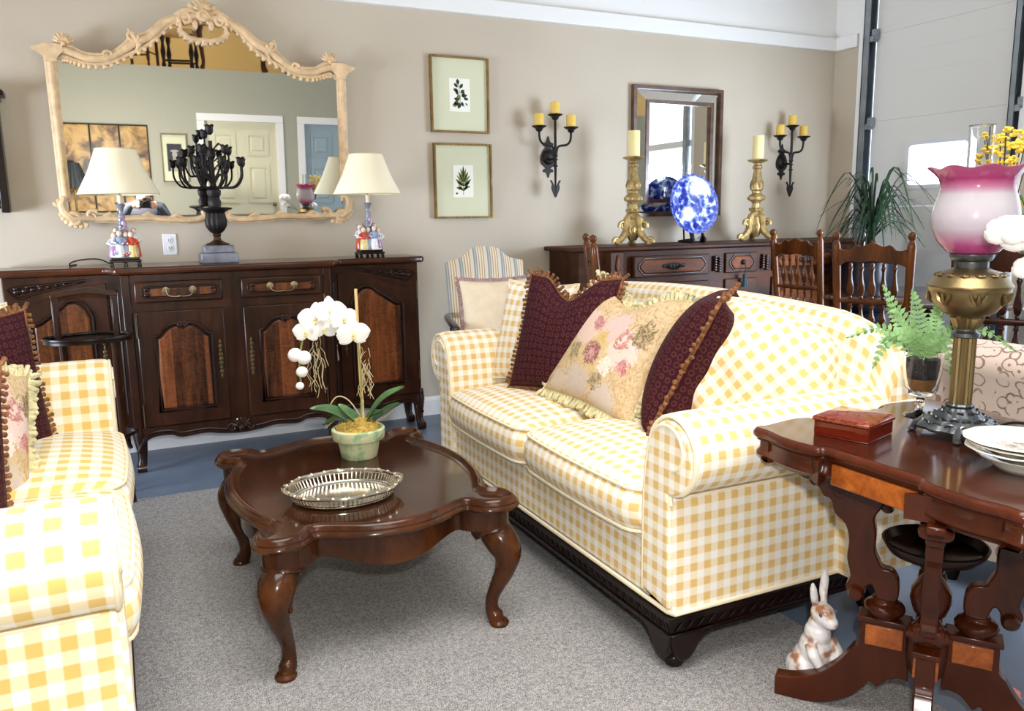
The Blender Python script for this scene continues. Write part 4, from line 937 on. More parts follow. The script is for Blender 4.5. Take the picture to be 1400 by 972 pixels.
col = m.mix(m.ramp(m.noise(v, 70, 3, .7, 1.5), [(.42, (0, 0, 0, 1)), (.62, (.55, .55, .55, 1))]), col, srgb(226, 206, 172))
m.color(col); m.set(m.b, Roughness=.9); m.bump(m.noise(v, 300, 1), .25, .002); M_FLORAL = m.m
M_FR_GOLD = plain('bronze_gold_fringe', srgb(132, 86, 52), .8, var=.6, bscale=160)
M_FR_SAGE = plain('pale_sage_fringe', srgb(214, 206, 164), .85, var=.25, bscale=120)
M_FR_MAUVE = plain('mauve_fringe', srgb(176, 148, 146), .85, var=.2, bscale=120)
def pillow(label, c, xd, yd, size, thick, mat, fringe=None, chop=0, fr='tassel', group=None, name='throw_pillow', sag=.0, puff=.42, soft=0, uvrot=0):
    Mx = frame3(c, xd, yd); w, h = size if isinstance(size, tuple) else (size, size)
    p = thing(name, label, 'pillow', (0, 0, 0), group=group); p.matrix_world = Mx
    N = 26
    def edge_xy(u, v):
        k_ = -.16 if soft else .085
        x = u*w/2*(1-k_*(1-v*v)-(.16 if soft else 0)); y = v*h/2*(1-k_*(1-u*u)-(.16 if soft else 0))
        if chop and v > -.6:
            f = max(0, 1-(u/.62)**2)**2; y -= chop*f*((v+.6)/1.6)**2.2
        return x, y
    def S(sg):
        def fn(a, b_):
            u, v = 2*a-1, 2*b_-1
            x, y = edge_xy(u, v); q = max(0, (1-u**2)*(1-v**2)); z = sg*thick/2*(q**puff)
            if soft: z += soft*q*(math.sin(9*u+3*v+sg)*.5+math.sin(5*v-7*u*v)*.6)
            z *= 1-.25*chop/.12*math.exp(-(u/.30)**2)*max(0, v) if chop else 1
            z += sag*(v*v-.3)
            return (x, y, z)
        return fn
    fs = S(1); cu = [0]; cv_ = [0]
    for k in range(N):
        cu.append(cu[-1]+math.dist(fs(k/N, .5), fs((k+1)/N, .5))); cv_.append(cv_[-1]+math.dist(fs(.5, k/N), fs(.5, (k+1)/N)))
    b = MB(); cr_, sr_ = math.cos(uvrot), math.sin(uvrot)
    def uvf(a, b_):
        U, V_ = cu[round(a*N)]-cu[-1]/2, cv_[round(b_*N)]-cv_[-1]/2; return (cr_*U-sr_*V_, sr_*U+cr_*V_)
    b.grid(S(1), N, N, uvf); b.grid(S(-1), N, N, uvf, flip=True); b.build('cushion_cover', mat, p, angle=80, weld=.0004)
    rim = []
    for k in range(N): rim.append((-1+2*k/N, -1))
    for k in range(N): rim.append((1, -1+2*k/N))
    for k in range(N): rim.append((1-2*k/N, 1))
    for k in range(N): rim.append((-1, 1-2*k/N))
    pts = [Vector((*edge_xy(u, v), sag*(v*v-.3))) for u, v in rim]
    b = MB()
    if fringe is None:
        b.tube(pts, .0055, 6, loop=True); b.build('welt', PIPING, p); return p
    b.tube(pts, .0065, 6, loop=True); n = len(pts)
    for k in range(n):
        t = (pts[(k+1) % n]-pts[k-1]).normalized(); o = Vector((t.y, -t.x, 0)); q = pts[k]
        if fr == 'tassel':
            j = random.uniform(-.004, .004); e = o*(.024+j)+Vector((0, 0, random.uniform(-.008, .008)))
            b.tube([q, q+e*.4, q+e*.75, q+e, q+e*1.15], [.005, .0075, .0055, .008, .004], 6); b.ball(q+e*.35+Vector((0, 0, random.uniform(-.006, .006))), .0065, 5)
        elif fr == 'ruffle':
            for z_ in (-1, 1):
                e = o*random.uniform(.022, .036)+t*random.uniform(-.012, .012)+Vector((0, 0, z_*random.uniform(.002, .012)))
                b.tube([q, q+e*.5, q+e], [.006, .010, .007], 5); b.ball(q+e, random.uniform(.007, .012), 5)
        elif fr == 'brush':
            e = o*.017; b.tube([q, q+e*.6+Vector((0, 0, random.uniform(-.004, .004))), q+e], [.006, .0085, .007], 5)
    b.build('fringe', fringe, p); return p
G = 'loose pillows on the gingham sofa'
pillow('square yellow gingham cushion between the burgundy pillow and the far sofa arm', (1.61, 3.09, .75), (.30, -.95, 0), (.26, .06, .95), (.42, .45), .14, GH, group=G)
pillow('burgundy ring-patterned pillow with dented top and gold tassel fringe beside the gingham cushion', (1.60, 2.81, .775), (.34, -.94, 0), (.30, .05, .95), (.48, .49), .15, M_BURG, M_FR_GOLD, .085, group=G)
pillow('floral needlepoint pillow with pale ruffled fringe in the middle of the sofa', (1.655, 2.53, .755), (.12, -.985, -.10), (.52, -.26, .80), (.52, .50), .15, M_FLORAL, M_FR_SAGE, .07, 'ruffle', group=G)
pillow('burgundy pillow with gold tassel fringe seen edge-on, against the rumpled gingham cushion', (1.725, 2.155, .762), (.74, .67, .02), (.46, -.17, .87), (.38, .51), .23, M_BURG, M_FR_GOLD, 0, group=G, puff=.36)
pillow('rumpled rounded gingham cushion leaning on the near sofa arm', (1.80, 1.945, .735), (.36, -.88, -.28), (.28, -.16, .92), (.50, .46), .24, GH, None, 0, group=G, soft=.014, uvrot=.5)
G = 'loose pillows on the left gingham sofa'
pillow('yellow gingham cushion at the far end of the left sofa', (-.455, 3.08, .75), (.60, .80, 0), (-.22, -.05, .95), (.46, .46), .13, GHL, group=G)
pillow('burgundy ring-patterned pillow with gold fringe, farther of two on the left sofa', (-.41, 2.96, .725), (.64, .77, 0), (-.24, -.08, .95), (.48, .48), .14, M_BURG, M_FR_GOLD, 0, group=G)
pillow('floral needlepoint pillow with pale fringe on the left sofa between two burgundy pillows', (-.40, 2.60, .70), (.66, .62, -.42), (-.05, .42, .85), (.40, .40), .14, M_FLORAL, M_FR_SAGE, 0, 'ruffle', group=G)
pillow('burgundy ring-patterned pillow with gold fringe, nearer of two on the left sofa', (-.43, 2.18, .72), (.62, .75, -.22), (-.20, -.02, .95), (.46, .46), .14, M_BURG, M_FR_GOLD, 0, group=G)

# ------------------------------------------------------------ coffee table
ct = thing('coffee_table', 'dark polished serpentine coffee table with raised rim and cabriole legs between the sofas', 'table', (.655, 2.555, 0))
hx, hy = .385, .485
def serp(hx, hy, n=5):
    """quarter points mirrored: rounded corner lobes, notch, bulging sides"""
    q = [(hx*1.03, 0), (hx*1.02, hy*.16), (hx*.985, hy*.36), (hx*.915, hy*.55), (hx*.865, hy*.65), (hx*.87, hy*.70), (hx*.955, hy*.745), (hx*1.0, hy*.83), (hx*.985, hy*.94), (hx*.87, hy*1.0), (hx*.72, hy*.985), (hx*.635, hy*.925), (hx*.60, hy*.885), (hx*.54, hy*.885), (hx*.40, hy*.94), (hx*.22, hy*1.01), (0, hy*1.035)]
    full = q+[(-x, y) for x, y in reversed(q[:-1])]+[(-x, -y) for x, y in q[1:]]+[(x, -y) for x, y in reversed(q[1:-1])]
    return spl2(full, n, True)
O = serp(hx, hy); ZT = .412
b = MB(); b.slab(O, 'z', ZT-.022, ZT-.004); b.build('top_board', W['coffee_top'], ct, smooth=False)
I1 = offset2(O, .030)
prof = [(0, -.026), (-.006, -.018), (-.004, -.010), (.004, -.004), (.006, .004), (.013, .012), (.020, .013), (.026, .006), (.034, -.002), (.040, -.0035)]
rings = []
ins = {d: offset2(O, d) for d, _ in prof}
for i in range(len(O)): rings.append([(ins[d][i][0], ins[d][i][1], ZT+z) for d, z in prof]+[(ins[.040][i][0], ins[.040][i][1], ZT-.024)])
b = MB(); b.rings(rings, True, False, True); b.build('raised_rim', W['coffee'], ct, angle=50)
A = serp(hx-.035, hy-.035); Ai = offset2(A, .022)
b = MB(); z1 = ZT-.022; rings = []
for i, (o_, i_) in enumerate(zip(A, Ai)):
    x, y = o_; edge_x = abs(abs(x)/(hx-.035)); edge_y = abs(abs(y)/(hy-.035))
    along = abs(x)/hx if edge_y > edge_x else abs(y)/hy                # 0 mid-side .. 1 corner
    low = .305-.018*math.cos(min(along/.62, 1)*PI)*1 if along < .62 else .323
    rings.append([(o_[0], o_[1], z1), (o_[0], o_[1], low), (i_[0], i_[1], low+.004), (i_[0], i_[1], z1)])
b.rings(rings, True, False, True); b.build('apron', W['coffee'], ct, angle=50)
for sx in (-1, 1):
    for sy in (-1, 1):
        b = MB(); d = Vector((sx*.62, sy*.78)).normalized(); cx, cy = sx*(hx-.075), sy*(hy-.078)
        def at(r, z): return (cx+d.x*r, cy+d.y*r, z)
        b.tube([at(.0, .392), at(.0, .318)], [.056, .056], 18)
        b.tube([at(.0, .322), at(.0, .312), at(.004, .306)], [.060, .062, .058], 18)
        b.tube(spline([at(.004, .31), at(.040, .275), at(.056, .235), at(.046, .185), at(.020, .13), at(.002, .085), at(.002, .045), at(.022, .018), at(.040, .012)], 4),
               [.046, .048, .050, .051, .051, .050, .048, .045, .042, .039, .036, .033, .031, .029, .027, .025, .024, .022, .021, .020, .020, .020, .020, .021, .022, .024, .026, .025, .022, .020, .017, .014, .010], 14)
        b.lathe([(.022, 0), (.030, .004), (.031, .012), (.024, .02)], (cx+d.x*.024, cy+d.y*.024, 0), 14)
        leg = b.build('leg', W['coffee'], ct)
        n = Vector((-d.y, d.x))
        for q in (-1, 1):
            b = MB()
            c0 = Vector((cx+d.x*.034+n.x*q*.020, cy+d.y*.034+n.y*q*.020))
            pts = [(c0.x+d.x*u*.3+n.x*q*u*.6, c0.y+d.y*u*.3+n.y*q*u*.6, z) for u, z in [(.030, .298), (.036, .282), (.032, .262), (.024, .245), (.020, .228), (.022, .212), (.028, .218)]]
            b.tube(spline(pts, 3), [.012]*6+[.010]*6+[.008]*7, 7)
            b.build('knee_carving', W['coffee'], leg)

# ------------------------------------------------------------ silver gallery tray
tr = thing('silver_tray', 'oval pierced silver gallery tray on the coffee table in front of the orchid', 'tray', (.575, 2.375, ZT-.004), math.radians(-8))
def oval(a, c, n=72, lobes=0): return [(a*(1+lobes*math.cos(8*2*PI*k/n))*math.cos(2*PI*k/n), c*(1+lobes*math.cos(8*2*PI*k/n))*math.sin(2*PI*k/n)) for k in range(n)]
TA, TB = .150, .118
b = MB(); b.slab(oval(TA-.008, TB-.008), 'z', .004, .008); b.tube([(x, y, .006) for x, y in oval(TA-.006, TB-.006)], .006, 7, loop=True); b.build('tray_floor', SILVER, tr)
b = MB(); n = 72; oo = oval(TA, TB, n); o2 = oval(TA+.014, TB+.014, n)
for k in range(n): b.tube([(oo[k][0], oo[k][1], .008), ((oo[k][0]+o2[k][0])/2, (oo[k][1]+o2[k][1])/2, .024), (o2[k][0], o2[k][1], .036)], .0028, 5)
for z, f in ((.012, .15), (.034, .95)): b.tube([(x*(1-f)+u*f, y*(1-f)+v_*f, z) for (x, y), (u, v_) in zip(oo, o2)], .0032, 6, loop=True)
b.build('pierced_gallery', SILVER, tr)
b = MB(); b.tube([(x, y, .039) for x, y in oval(TA+.020, TB+.020, 96, .018)], .0065, 8, loop=True)
for k in range(0, 96, 4): x, y = oval(TA+.022, TB+.022, 96, .018)[k]; b.ball((x, y, .042), (.008, .008, .006), 6)
b.build('gadroon_rim', SILVER, tr)
for s in (-1, 1):
    b = MB(); b.tube(spline([(s*(TA+.012), -.045, .04), (s*(TA+.024), -.03, .044), (s*(TA+.031), 0, .046), (s*(TA+.024), .03, .044), (s*(TA+.012), .045, .04)], 4), .005, 7); b.build('handle', SILVER, tr)

# ------------------------------------------------------------ potted orchid
orc = thing('potted_orchid', 'white moth orchid tied to a cane in a mossy green pot on the coffee table', 'plant', (.735, 2.77, ZT-.004))
m = NT('verdigris_terracotta'); m.color(m.ramp(m.noise(m.coord(), 22, 5, .6), [(.38, srgb(150, 178, 138)), (.5, srgb(196, 212, 168)), (.60, srgb(214, 214, 176)), (.68, srgb(226, 200, 160))])); m.set(m.b, Roughness=.75); M_POT = m.m
b = MB(); b.lathe([(.0, .0), (.060, .0), (.064, .004), (.074, .060), (.076, .066), (.088, .067), (.092, .072), (.094, .104), (.090, .108), (.082, .107), (.078, .085), (.0, .085)], seg=40); b.build('pot', M_POT, orc)
M_MOSS = plain('dry_moss', srgb(178, 150, 72), .95, bump=1, bscale=120, var=.4)
b = MB(); b.ball((0, 0, .088), (.080, .080, .050), 24)
for k in range(150):
    a = random.uniform(0, 2*PI); r = .076*math.sqrt(random.random()); z = .090+.047*math.sqrt(max(0, 1-(r/.08)**2)); b.ball((r*math.cos(a), r*math.sin(a), z), random.uniform(.004, .009), 5)
tag(b.build('moss', M_MOSS, orc), kind='stuff')
b = MB(); b.tube([(.02, .0, .12), (.016, 0, .35), (.014, 0, .600)], .0055, 8); b.build('cane', plain('split_cane', srgb(222, 190, 128), .6), orc)
# image-plane axes at the orchid: R across, U up
Rv = Vector((.92, -.38, 0))
def OP(r, z, d=0): return tuple(Rv*r+Vector((.38, .92, 0))*d+Vector((0, 0, z)))
b = MB(); b.tube(spline([OP(.012, .13), OP(.018, .28), OP(.01, .42), OP(-.03, .515), OP(-.09, .545), OP(-.15, .50), OP(-.18, .42), OP(-.195, .33), OP(-.19, .25)], 6), .0035, 7); b.build('flower_stem', plain('orchid_stem', srgb(138, 148, 84), .5), orc)
M_CENTRE = plain('orchid_lip', srgb(232, 214, 120), .5)
def bloom(c, s, nrm):
    Z = Vector(nrm).normalized(); X = Z.orthogonal().normalized(); X = (Vector((0, 0, 1)).cross(Z)).normalized(); Y = Z.cross(X)
    def pt(x, y, z): return Vector(c)+X*x*s+Y*y*s+Z*z*s
    def petal(a, L, w, mb, cup=.12):
        ca, sa = math.cos(a), math.sin(a)
        def fn(u, v):
            v = 2*v-1; wd = w*math.sin(PI*min(1, .10+u*.88))**.6; x = u*L; y = v*wd; z = cup*u*u*.6-.10*v*v*u+.02
            return pt(ca*x-sa*y, sa*x+ca*y, z)
        mb.grid(fn, 6, 4)
        mb.grid(lambda u, v: fn(u, v)-Z*s*.012, 6, 4, flip=True)
    b = MB()
    for a, L, w in ((PI/2, .95, .34), (PI/2+2.15, .90, .33), (PI/2-2.15, .90, .33)): petal(a, L, w, b, -.05)
    for a in (.15, PI-.15): petal(a, 1.0, .56, b, .18)
    f = b.build('bloom', PETAL, orc, angle=80)
    b = MB(); b.ball(pt(0, -.05, .12), s*.11, 8); b.ball(pt(0, -.22, .16), (s*.09, s*.09, s*.12), 8); b.build('lip', M_CENTRE, f)
V = Vector((-.28, -.96, .05))
for r, z, s, dn in ((-.125, .50, .062, (-.4, -.9, .1)), (-.075, .525, .058, (0, -1, .2)), (-.03, .50, .055, (.2, -1, .05)), (.0, .445, .062, (.1, -1, -.1)), (-.16, .455, .05, (-.6, -.8, 0)), (-.10, .465, .05, (-.1, -1, -.2))): bloom(OP(r, z, -.02), s, dn)
for r, z, s in ((-.205, .375, .026), (-.175, .365, .026), (-.185, .315, .021), (-.195, .265, .015)):
    b = MB(); b.ball(OP(r, z, -.01), (s, s*.8, s*.95), 12); b.build('bud', PETAL, orc)
for r, d, pts, w in ((0, 0, [(-.01, .11), (-.05, .155), (-.10, .185), (-.165, .185)], .030), (0, 0, [(0, .11), (-.03, .13), (-.07, .145), (-.125, .125)], .026), (0, 0, [(.01, .115), (-.01, .15), (-.04, .175), (-.07, .19)], .030), (0, 0, [(.02, .11), (.05, .17), (.10, .225), (.17, .255)], .030), (0, 0, [(.03, .11), (.07, .15), (.11, .175), (.15, .19)], .024), (0, 0, [(.02, .11), (.03, .14), (.05, .16), (.09, .165)], .022)):
    P_ = spline([OP(x, z, random.uniform(-.02, .02)) for x, z in pts], 5); n = len(P_); b = MB(); rows = []
    for k, p in enumerate(P_):
        t = (P_[min(k+1, n-1)]-P_[max(k-1, 0)]).normalized(); sd = t.cross(Vector((.38, .92, 0)).cross(t)).normalized(); sd = Vector((.30, .72, .35)); wd = w*math.sin(PI*(.12+.88*k/(n-1)))**.7
        rows.append([p+sd*wd*q-Vector((0, 0, 1))*.006*(1-q*q) for q in (-1, -.5, 0, .5, 1)])
    b.rings(rows, False); b.rings([[q-Vector((0, 0, .0025)) for q in r_] for r_ in rows], False); b.build('leaf', GREEN, orc, angle=80)
M_ROOT = plain('pale_root', srgb(206, 190, 150), .8)
b = MB()
for k in range(11):
    x = random.uniform(-.155, -.115); z = random.uniform(.36, .46); pts = [OP(x, z, .01)]
    for q in range(5): x += random.uniform(-.02, .02); z -= random.uniform(.015, .04); pts.append(OP(x, z, .01+random.uniform(-.01, .01)))
    b.tube(spline(pts, 2), .0010, 4)
for k in range(14):
    x, z = random.uniform(.02, .05), random.uniform(.30, .40); pts = [OP(x, z, .0)]
    for q in range(5): x += random.uniform(-.014, .014); z -= random.uniform(.012, .035); pts.append(OP(x, z, random.uniform(-.01, .01)))
    b.tube(spline(pts, 2), .0010, 4)
tag(b.build('raffia_ties', M_ROOT, orc), kind='stuff')
b = MB()
for pts in ([(.02, .12), (-.03, .20), (-.075, .215), (-.11, .165)], [(.03, .11), (.09, .135), (.13, .165)], [(-.02, .12), (-.08, .13), (-.12, .10)]): b.tube(spline([OP(x, z, .02) for x, z in pts], 4), .0022, 5)
b.build('aerial_root', M_ROOT, orc)

# ------------------------------------------------------------ parlor table on the right
TX, TY, TZ = 1.735, 1.172, .72
pt = thing('parlor_table', 'reddish carved parlor table with lobed top and scrolled slab legs beside the gingham sofa', 'table', (TX, TY, 0))
def lobed(hx, hy, n=4):
    q = [(hx*.94, 0), (hx*.94, hy*.22), (hx*.945, hy*.34), (hx*.985, hy*.37), (hx*1.02, hy*.50), (hx*1.02, hy*.68), (hx*.985, hy*.84), (hx*.985, hy*.94), (hx*.93, hy*.995), (hx*.84, hy*.985), (hx*.70, hy*1.01), (hx*.52, hy*1.03), (hx*.40, hy*1.0), (hx*.36, hy*.955), (hx*.22, hy*.945), (0, hy*.945)]
    return spl2(q+[(-x, y) for x, y in reversed(q[:-1])]+[(-x, -y) for x, y in q[1:]]+[(x, -y) for x, y in reversed(q[1:-1])], n, True)
O = lobed(.335, .355)
def ring_stack(b, O, prof):
    ins = {d: offset2(O, d) for d in {p[0] for p in prof}}
    b.rings([[(ins[d][i][0], ins[d][i][1], z) for d, z in prof] for i in range(len(O))], True, False, True)
b = MB(); b.slab(offset2(O, .012), 'z', TZ-.028, TZ); b.build('top_board', W['mahogany_top'], pt, smooth=False)
b = MB(); ring_stack(b, O, [(.0125, TZ-.0005), (.006, TZ-.003), (.0, TZ-.010), (.0, TZ-.018), (.006, TZ-.024), (.012, TZ-.027), (.010, TZ-.030), (.05, TZ-.030), (.05, TZ-.002)]); b.build('moulded_edge', W['mahogany'], pt, angle=50)
b = MB(); A = offset2(O, .018); ring_stack(b, A, [(0, TZ-.030), (0, TZ-.050), (-.008, TZ-.060), (-.008, TZ-.068), (.004, TZ-.076), (.010, TZ-.084), (.04, TZ-.084), (.04, TZ-.030)]); b.build('apron', W['mahogany'], pt, angle=50)
for (x0, y0, x1, y1) in ((-.335*.94+.0135, -.11, -.335*.94+.018, .11), (.335*.94-.018, -.11, .335*.94-.0135, .11)):
    b = MB(); b.box(x0-.006, x1, y0, y1, TZ-.086, TZ-.036); b.build('burl_panel', W['burl'], pt, bevel=.004)
for sg in (-1, 1):
    b = MB(); b.box(-.11, .11, sg*(.355*.945-.012)-.006, sg*(.355*.945-.012)+.006, TZ-.086, TZ-.036); b.build('burl_panel', W['burl'], pt, bevel=.004)
bc = Vector((1.68-TX, 1.19-TY))
b = MB(); b.lathe([(.03, .14), (.045, .16), (.05, .20), (.05, .26), (.03, .275), (.022, .29), (.036, .305), (.045, .335), (.044, .36), (.03, .385), (.018, .40), (.026, .41), (.03, .425)], (bc.x, bc.y, 0), 24); b.build('centre_urn', W['mahogany'], pt)
foot_up = spl2([(.345, .055), (.30, .062), (.245, .085), (.20, .125), (.172, .165), (.165, .178)], 4)
leg_low = [(.345, .0)]+foot_up+[(.150, .19), (.148, .265), (.04, .265), (.035, .12)]+spl2([(.05, .125), (.075, .118), (.095, .098), (.105, .088), (.118, .10), (.130, .085), (.16, .05), (.21, .018), (.26, .004), (.30, .0)], 3)
upper = spl2([(.075, .315), (.068, .335), (.070, .37), (.085, .395), (.108, .40), (.116, .415), (.126, .44), (.126, .485), (.132, .52), (.118, .548), (.108, .57), (.085, .585), (.062, .60), (.055, .63)], 3)+[(.055, .640), (.35, .640)]+spl2([(.352, .625), (.325, .612), (.30, .60), (.275, .592), (.258, .575), (.25, .56), (.232, .553), (.222, .52), (.196, .495), (.186, .455), (.188, .41), (.178, .365), (.188, .335), (.172, .315), (.152, .318), (.142, .34), (.13, .352), (.120, .33), (.115, .31)], 3)
for k in range(4):
    ang = math.atan2(.815, -.579)+k*PI/2
    Mx = Matrix.Translation((bc.x, bc.y, 0)) @ Matrix.Rotation(ang, 4, 'Z')
    b = MB(); b.slab(leg_low, 'y', -.020, .020, Mx=Mx); lg = b.build('leg', W['mahogany'], pt, bevel=.005)
    for s in (-1, 1):
        b = MB(); b.box(.052, .136, s*.022-.004, s*.022+.004, .200, .252, Mx); b.build('burl_panel', W['burl'], lg, bevel=.002)
    b = MB(); b.box(.035, .155, -.029, .029, .258, .272, Mx); b.lathe([(.03, .27), (.034, .278), (.045, .286), (.048, .296), (.042, .306), (.03, .312), (.028, .322)], tuple(Mx @ Vector((.098, 0, 0))), 18); b.build('leg_collar', W['mahogany'], lg, bevel=.003)
    b = MB(); b.slab(upper, 'y', -.017, .017, Mx=Mx); up = b.build('scroll_bracket', W['mahogany'], lg, bevel=.005)
    for r_, z_, rad_ in ((.163, .325, .020), (.27, .60, .016), (.105, .555, .015)):
        b = MB()
        for s in (-1, 1): pass
        b.lathe([(.002, -.034), (rad_*.7, -.031), (rad_, -.022), (rad_, .022), (rad_*.7, .031), (.002, .034)], tuple(Mx @ Vector((r_, 0, z_))), 14, (Matrix.Rotation(ang, 3, 'Z') @ Matrix.Rotation(PI/2, 3, 'X'))); b.build('scroll_boss', W['mahogany'], up)
    # pierced fretwork scrolls below the top
    b = MB()
    for c0, r0, a0 in (((.17, .60), .030, 0), ((.215, .575), .022, 2.2)): b.tube([tuple(Mx @ Vector((r_, 0, z_))) for r_, z_ in spiral(c0, r0, .006, a0, 1.4, 18)], .0065, 6, flat=(1, 3.4))
    b.build('fret_scroll', W['mahogany'], up)
wd = thing('wooden_dish', 'dark round wooden dish held between the legs of the parlor table', 'dish', (1.68, 1.19, .426))
b = MB(); b.lathe([(0, 0), (.04, .0), (.045, .008), (.07, .014), (.100, .028), (.112, .046), (.115, .054), (.110, .056), (.098, .036), (.06, .024), (0, .022)], seg=40); b.build('bowl', W['ebony'], wd)

# amber glass box
m = NT('amber_glass'); m.color(srgb(140, 42, 18)); m.set(m.b, Roughness=.05, Transmission_Weight=.6, IOR=1.3, Coat_Weight=.6); M_AMBER = m.m
m = NT('amber_etched'); m.color(m.ramp(m.noise(m.coord(), 90, 4), [(.4, srgb(118, 36, 18)), (.65, srgb(168, 78, 44))])); m.set(m.b, Roughness=.1, Coat_Weight=.6, Transmission_Weight=.3); M_AMB2 = m.m
bx = thing('amber_glass_box', 'square amber glass box with lid on the parlor table corner', 'box', (1.566, 1.345, TZ), math.radians(16))
b = MB(); b.box(-.066, .066, -.066, .066, .0, .004); b.box(-.066, -.060, -.066, .066, .004, .036); b.box(.060, .066, -.066, .066, .004, .036); b.box(-.06, .06, -.066, -.060, .004, .036); b.box(-.06, .06, .060, .066, .004, .036); b.build('body', M_AMBER, bx, bevel=.002)
b = MB(); b.box(-.070, .070, -.070, .070, .0365, .046); b.rings([[(x*s_, y*s_, z) for x, y in ((-.070, -.070), (.070, -.070), (.070, .070), (-.070, .070))] for s_, z in ((1, .046), (.90, .050))]); b.build('lid', M_AMB2, bx, bevel=.003)

# fern in a glass goblet
m = NT('clear_glass'); m.color((.97, .98, .98, 1)); m.set(m.b, Roughness=.02, Transmission_Weight=1.0, IOR=1.35); M_CLEAR = m.m
gb = thing('fern_goblet', 'clear footed glass goblet holding a small green fern beside the oil lamp', 'plant', (1.862, 1.392, TZ))
b = MB(); b.lathe([(0, 0), (.038, .0), (.039, .003), (.020, .008), (.008, .014), (.007, .022), (.013, .030), (.008, .040), (.012, .048), (.032, .060), (.040, .075), (.046, .12), (.050, .162), (.048, .162), (.044, .12), (.037, .078), (.028, .066), (0, .062)], seg=32); b.build('glass_goblet', M_CLEAR, gb)
b = MB(); b.lathe([(0, .068), (.026, .070), (.033, .082), (.036, .10), (.0, .10)], seg=20); b.build('pebbles', plain('amber_pebbles', srgb(150, 104, 56), .5, bump=1, bscale=90, var=.5), gb)
b = MB(); b.lathe([(0, .1005), (.036, .1005), (.040, .13), (.040, .152), (0, .156)], seg=20); b.build('soil', plain('dark_soil', srgb(48, 46, 50), .9, bump=1, bscale=80, var=.5), gb)
b = MB()
RGT = Vector((.56, -.83, 0)); AWY = Vector((.83, .56, 0))
def frond(b, pts, w, n=15):
    P_ = spline([RGT*x+AWY*d+Vector((0, 0, z)) for x, z, d in pts], 5); b.tube(P_, .0013, 4); L = len(P_)
    for k in range(2, L):
        t = (P_[k]-P_[k-1]).normalized(); sd = t.cross(AWY).normalized(); f = k/L; ww = 1.12*w*math.sin(PI*min(1, .2+f*.8))*(1.05-f*.35)
        for q in (-1, 1):
            tip = P_[k]+sd*q*ww+t*ww*.35+AWY*random.uniform(-.008, .008); mid = (P_[k]+tip)/2
            h = t*.0062
            for dz in (0, .0008):
                vs = [b.v(p+AWY*dz) for p in (P_[k]-h*.5, mid-h*1.0, tip, mid+h*.9, P_[k]+h*.5)]; b.face(vs if dz else list(reversed(vs)))
for pts, w in (([(0, .15, 0), (-.03, .22, 0), (-.07, .275, 0), (-.105, .335, .0)], .024), ([(0, .15, 0), (-.05, .20, 0), (-.11, .225, 0), (-.185, .195, 0)], .020), ([(0, .15, -.02), (-.06, .20, -.02), (-.09, .19, -.03), (-.115, .125, -.03)], .024), ([(0, .15, 0), (-.01, .21, 0), (-.02, .27, 0), (-.035, .325, 0)], .028), ([(0, .15, 0), (.02, .21, 0), (.02, .26, .02), (.025, .30, .02)], .024), ([(0, .15, 0), (.03, .20, 0), (.075, .235, .0), (.10, .22, -.01)], .024), ([(.01, .15, 0), (.06, .21, .03), (.13, .225, .05), (.20, .18, .05)], .018), ([(0, .15, -.03), (.02, .19, -.05), (.05, .20, -.06), (.065, .13, -.06)], .022), ([(0, .15, -.02), (-.02, .20, -.05), (-.05, .22, -.06), (-.09, .20, -.07)], .024), ([(0, .15, .02), (-.04, .20, .06), (-.08, .25, .08), (-.10, .29, .08)], .022), ([(0, .15, -.02), (.0, .19, -.05), (.02, .215, -.06), (.05, .22, -.07)], .024)): frond(b, pts, w)
b.build('fern_leaves', FERN, gb, smooth=False)

# banquet oil lamp
ol = thing('oil_lamp', 'tall antique brass oil lamp with pink-edged frosted glass shade and clear chimney', 'lamp', (1.778, 1.224, TZ))
M_PEWTER = plain('dark_pewter', srgb(96, 100, 104), .34, .9, bump=.3, bscale=80, var=.35)
b = MB(); b.lathe([(.090, .018), (.092, .024), (.078, .036), (.056, .044), (.044, .056), (.034, .062), (.028, .068), (.030, .074), (.026, .078), (.0, .078)], seg=48, flute=.05, nfl=12)
for ring, r, z, sz in ((16, .078, .030, .010), (14, .058, .042, .008), (10, .040, .056, .007)):
    for k in range(ring):
        a = 2*PI*k/ring; b.tube([(r*math.cos(a)+sz*math.cos(t)*math.cos(a+PI/2), r*math.sin(a)+sz*math.cos(t)*math.sin(a+PI/2), z+sz*.5*math.sin(t)+.004) for t in [2*PI*i/8 for i in range(8)]], .0028, 5, loop=True)
b.build('pierced_base', M_PEWTER, ol)
for k in range(4):
    a = k*PI/2+.6; b = MB(); c, s_ = math.cos(a), math.sin(a); b.tube([(c*.075, s_*.075, .032), (c*.090, s_*.090, .020), (c*.096, s_*.096, .010), (c*.098, s_*.098, .004)], [.006, .010, .008, .009], 8); b.ball((c*.098, s_*.098, .005), (.011, .011, .005), 8); b.build('foot', M_PEWTER, ol)
b = MB(); b.lathe([(.0235, .078), (.0235, .235)], seg=64, flute=.06, nfl=16); b.build('reeded_column', BRASS, ol)
b = MB(); b.lathe([(.024, .235), (.030, .238), (.030, .246), (.022, .252), (.022, .258)], seg=24); b.build('collar', M_PEWTER, ol)
b = MB(); b.lathe([(.022, .256), (.028, .262), (.036, .282), (.034, .286)], seg=40, flute=.06, nfl=10); b.lathe([(.034, .284), (.058, .296), (.078, .322), (.086, .345), (.087, .352), (.090, .355), (.090, .358), (.086, .362), (.078, .376), (.062, .388), (.044, .394), (.036, .398), (.0, .398)], seg=48)
for k in range(14):
    a = 2*PI*k/14; b.ball((.066*math.cos(a), .066*math.sin(a), .382), (.012, .012, .006), 7)
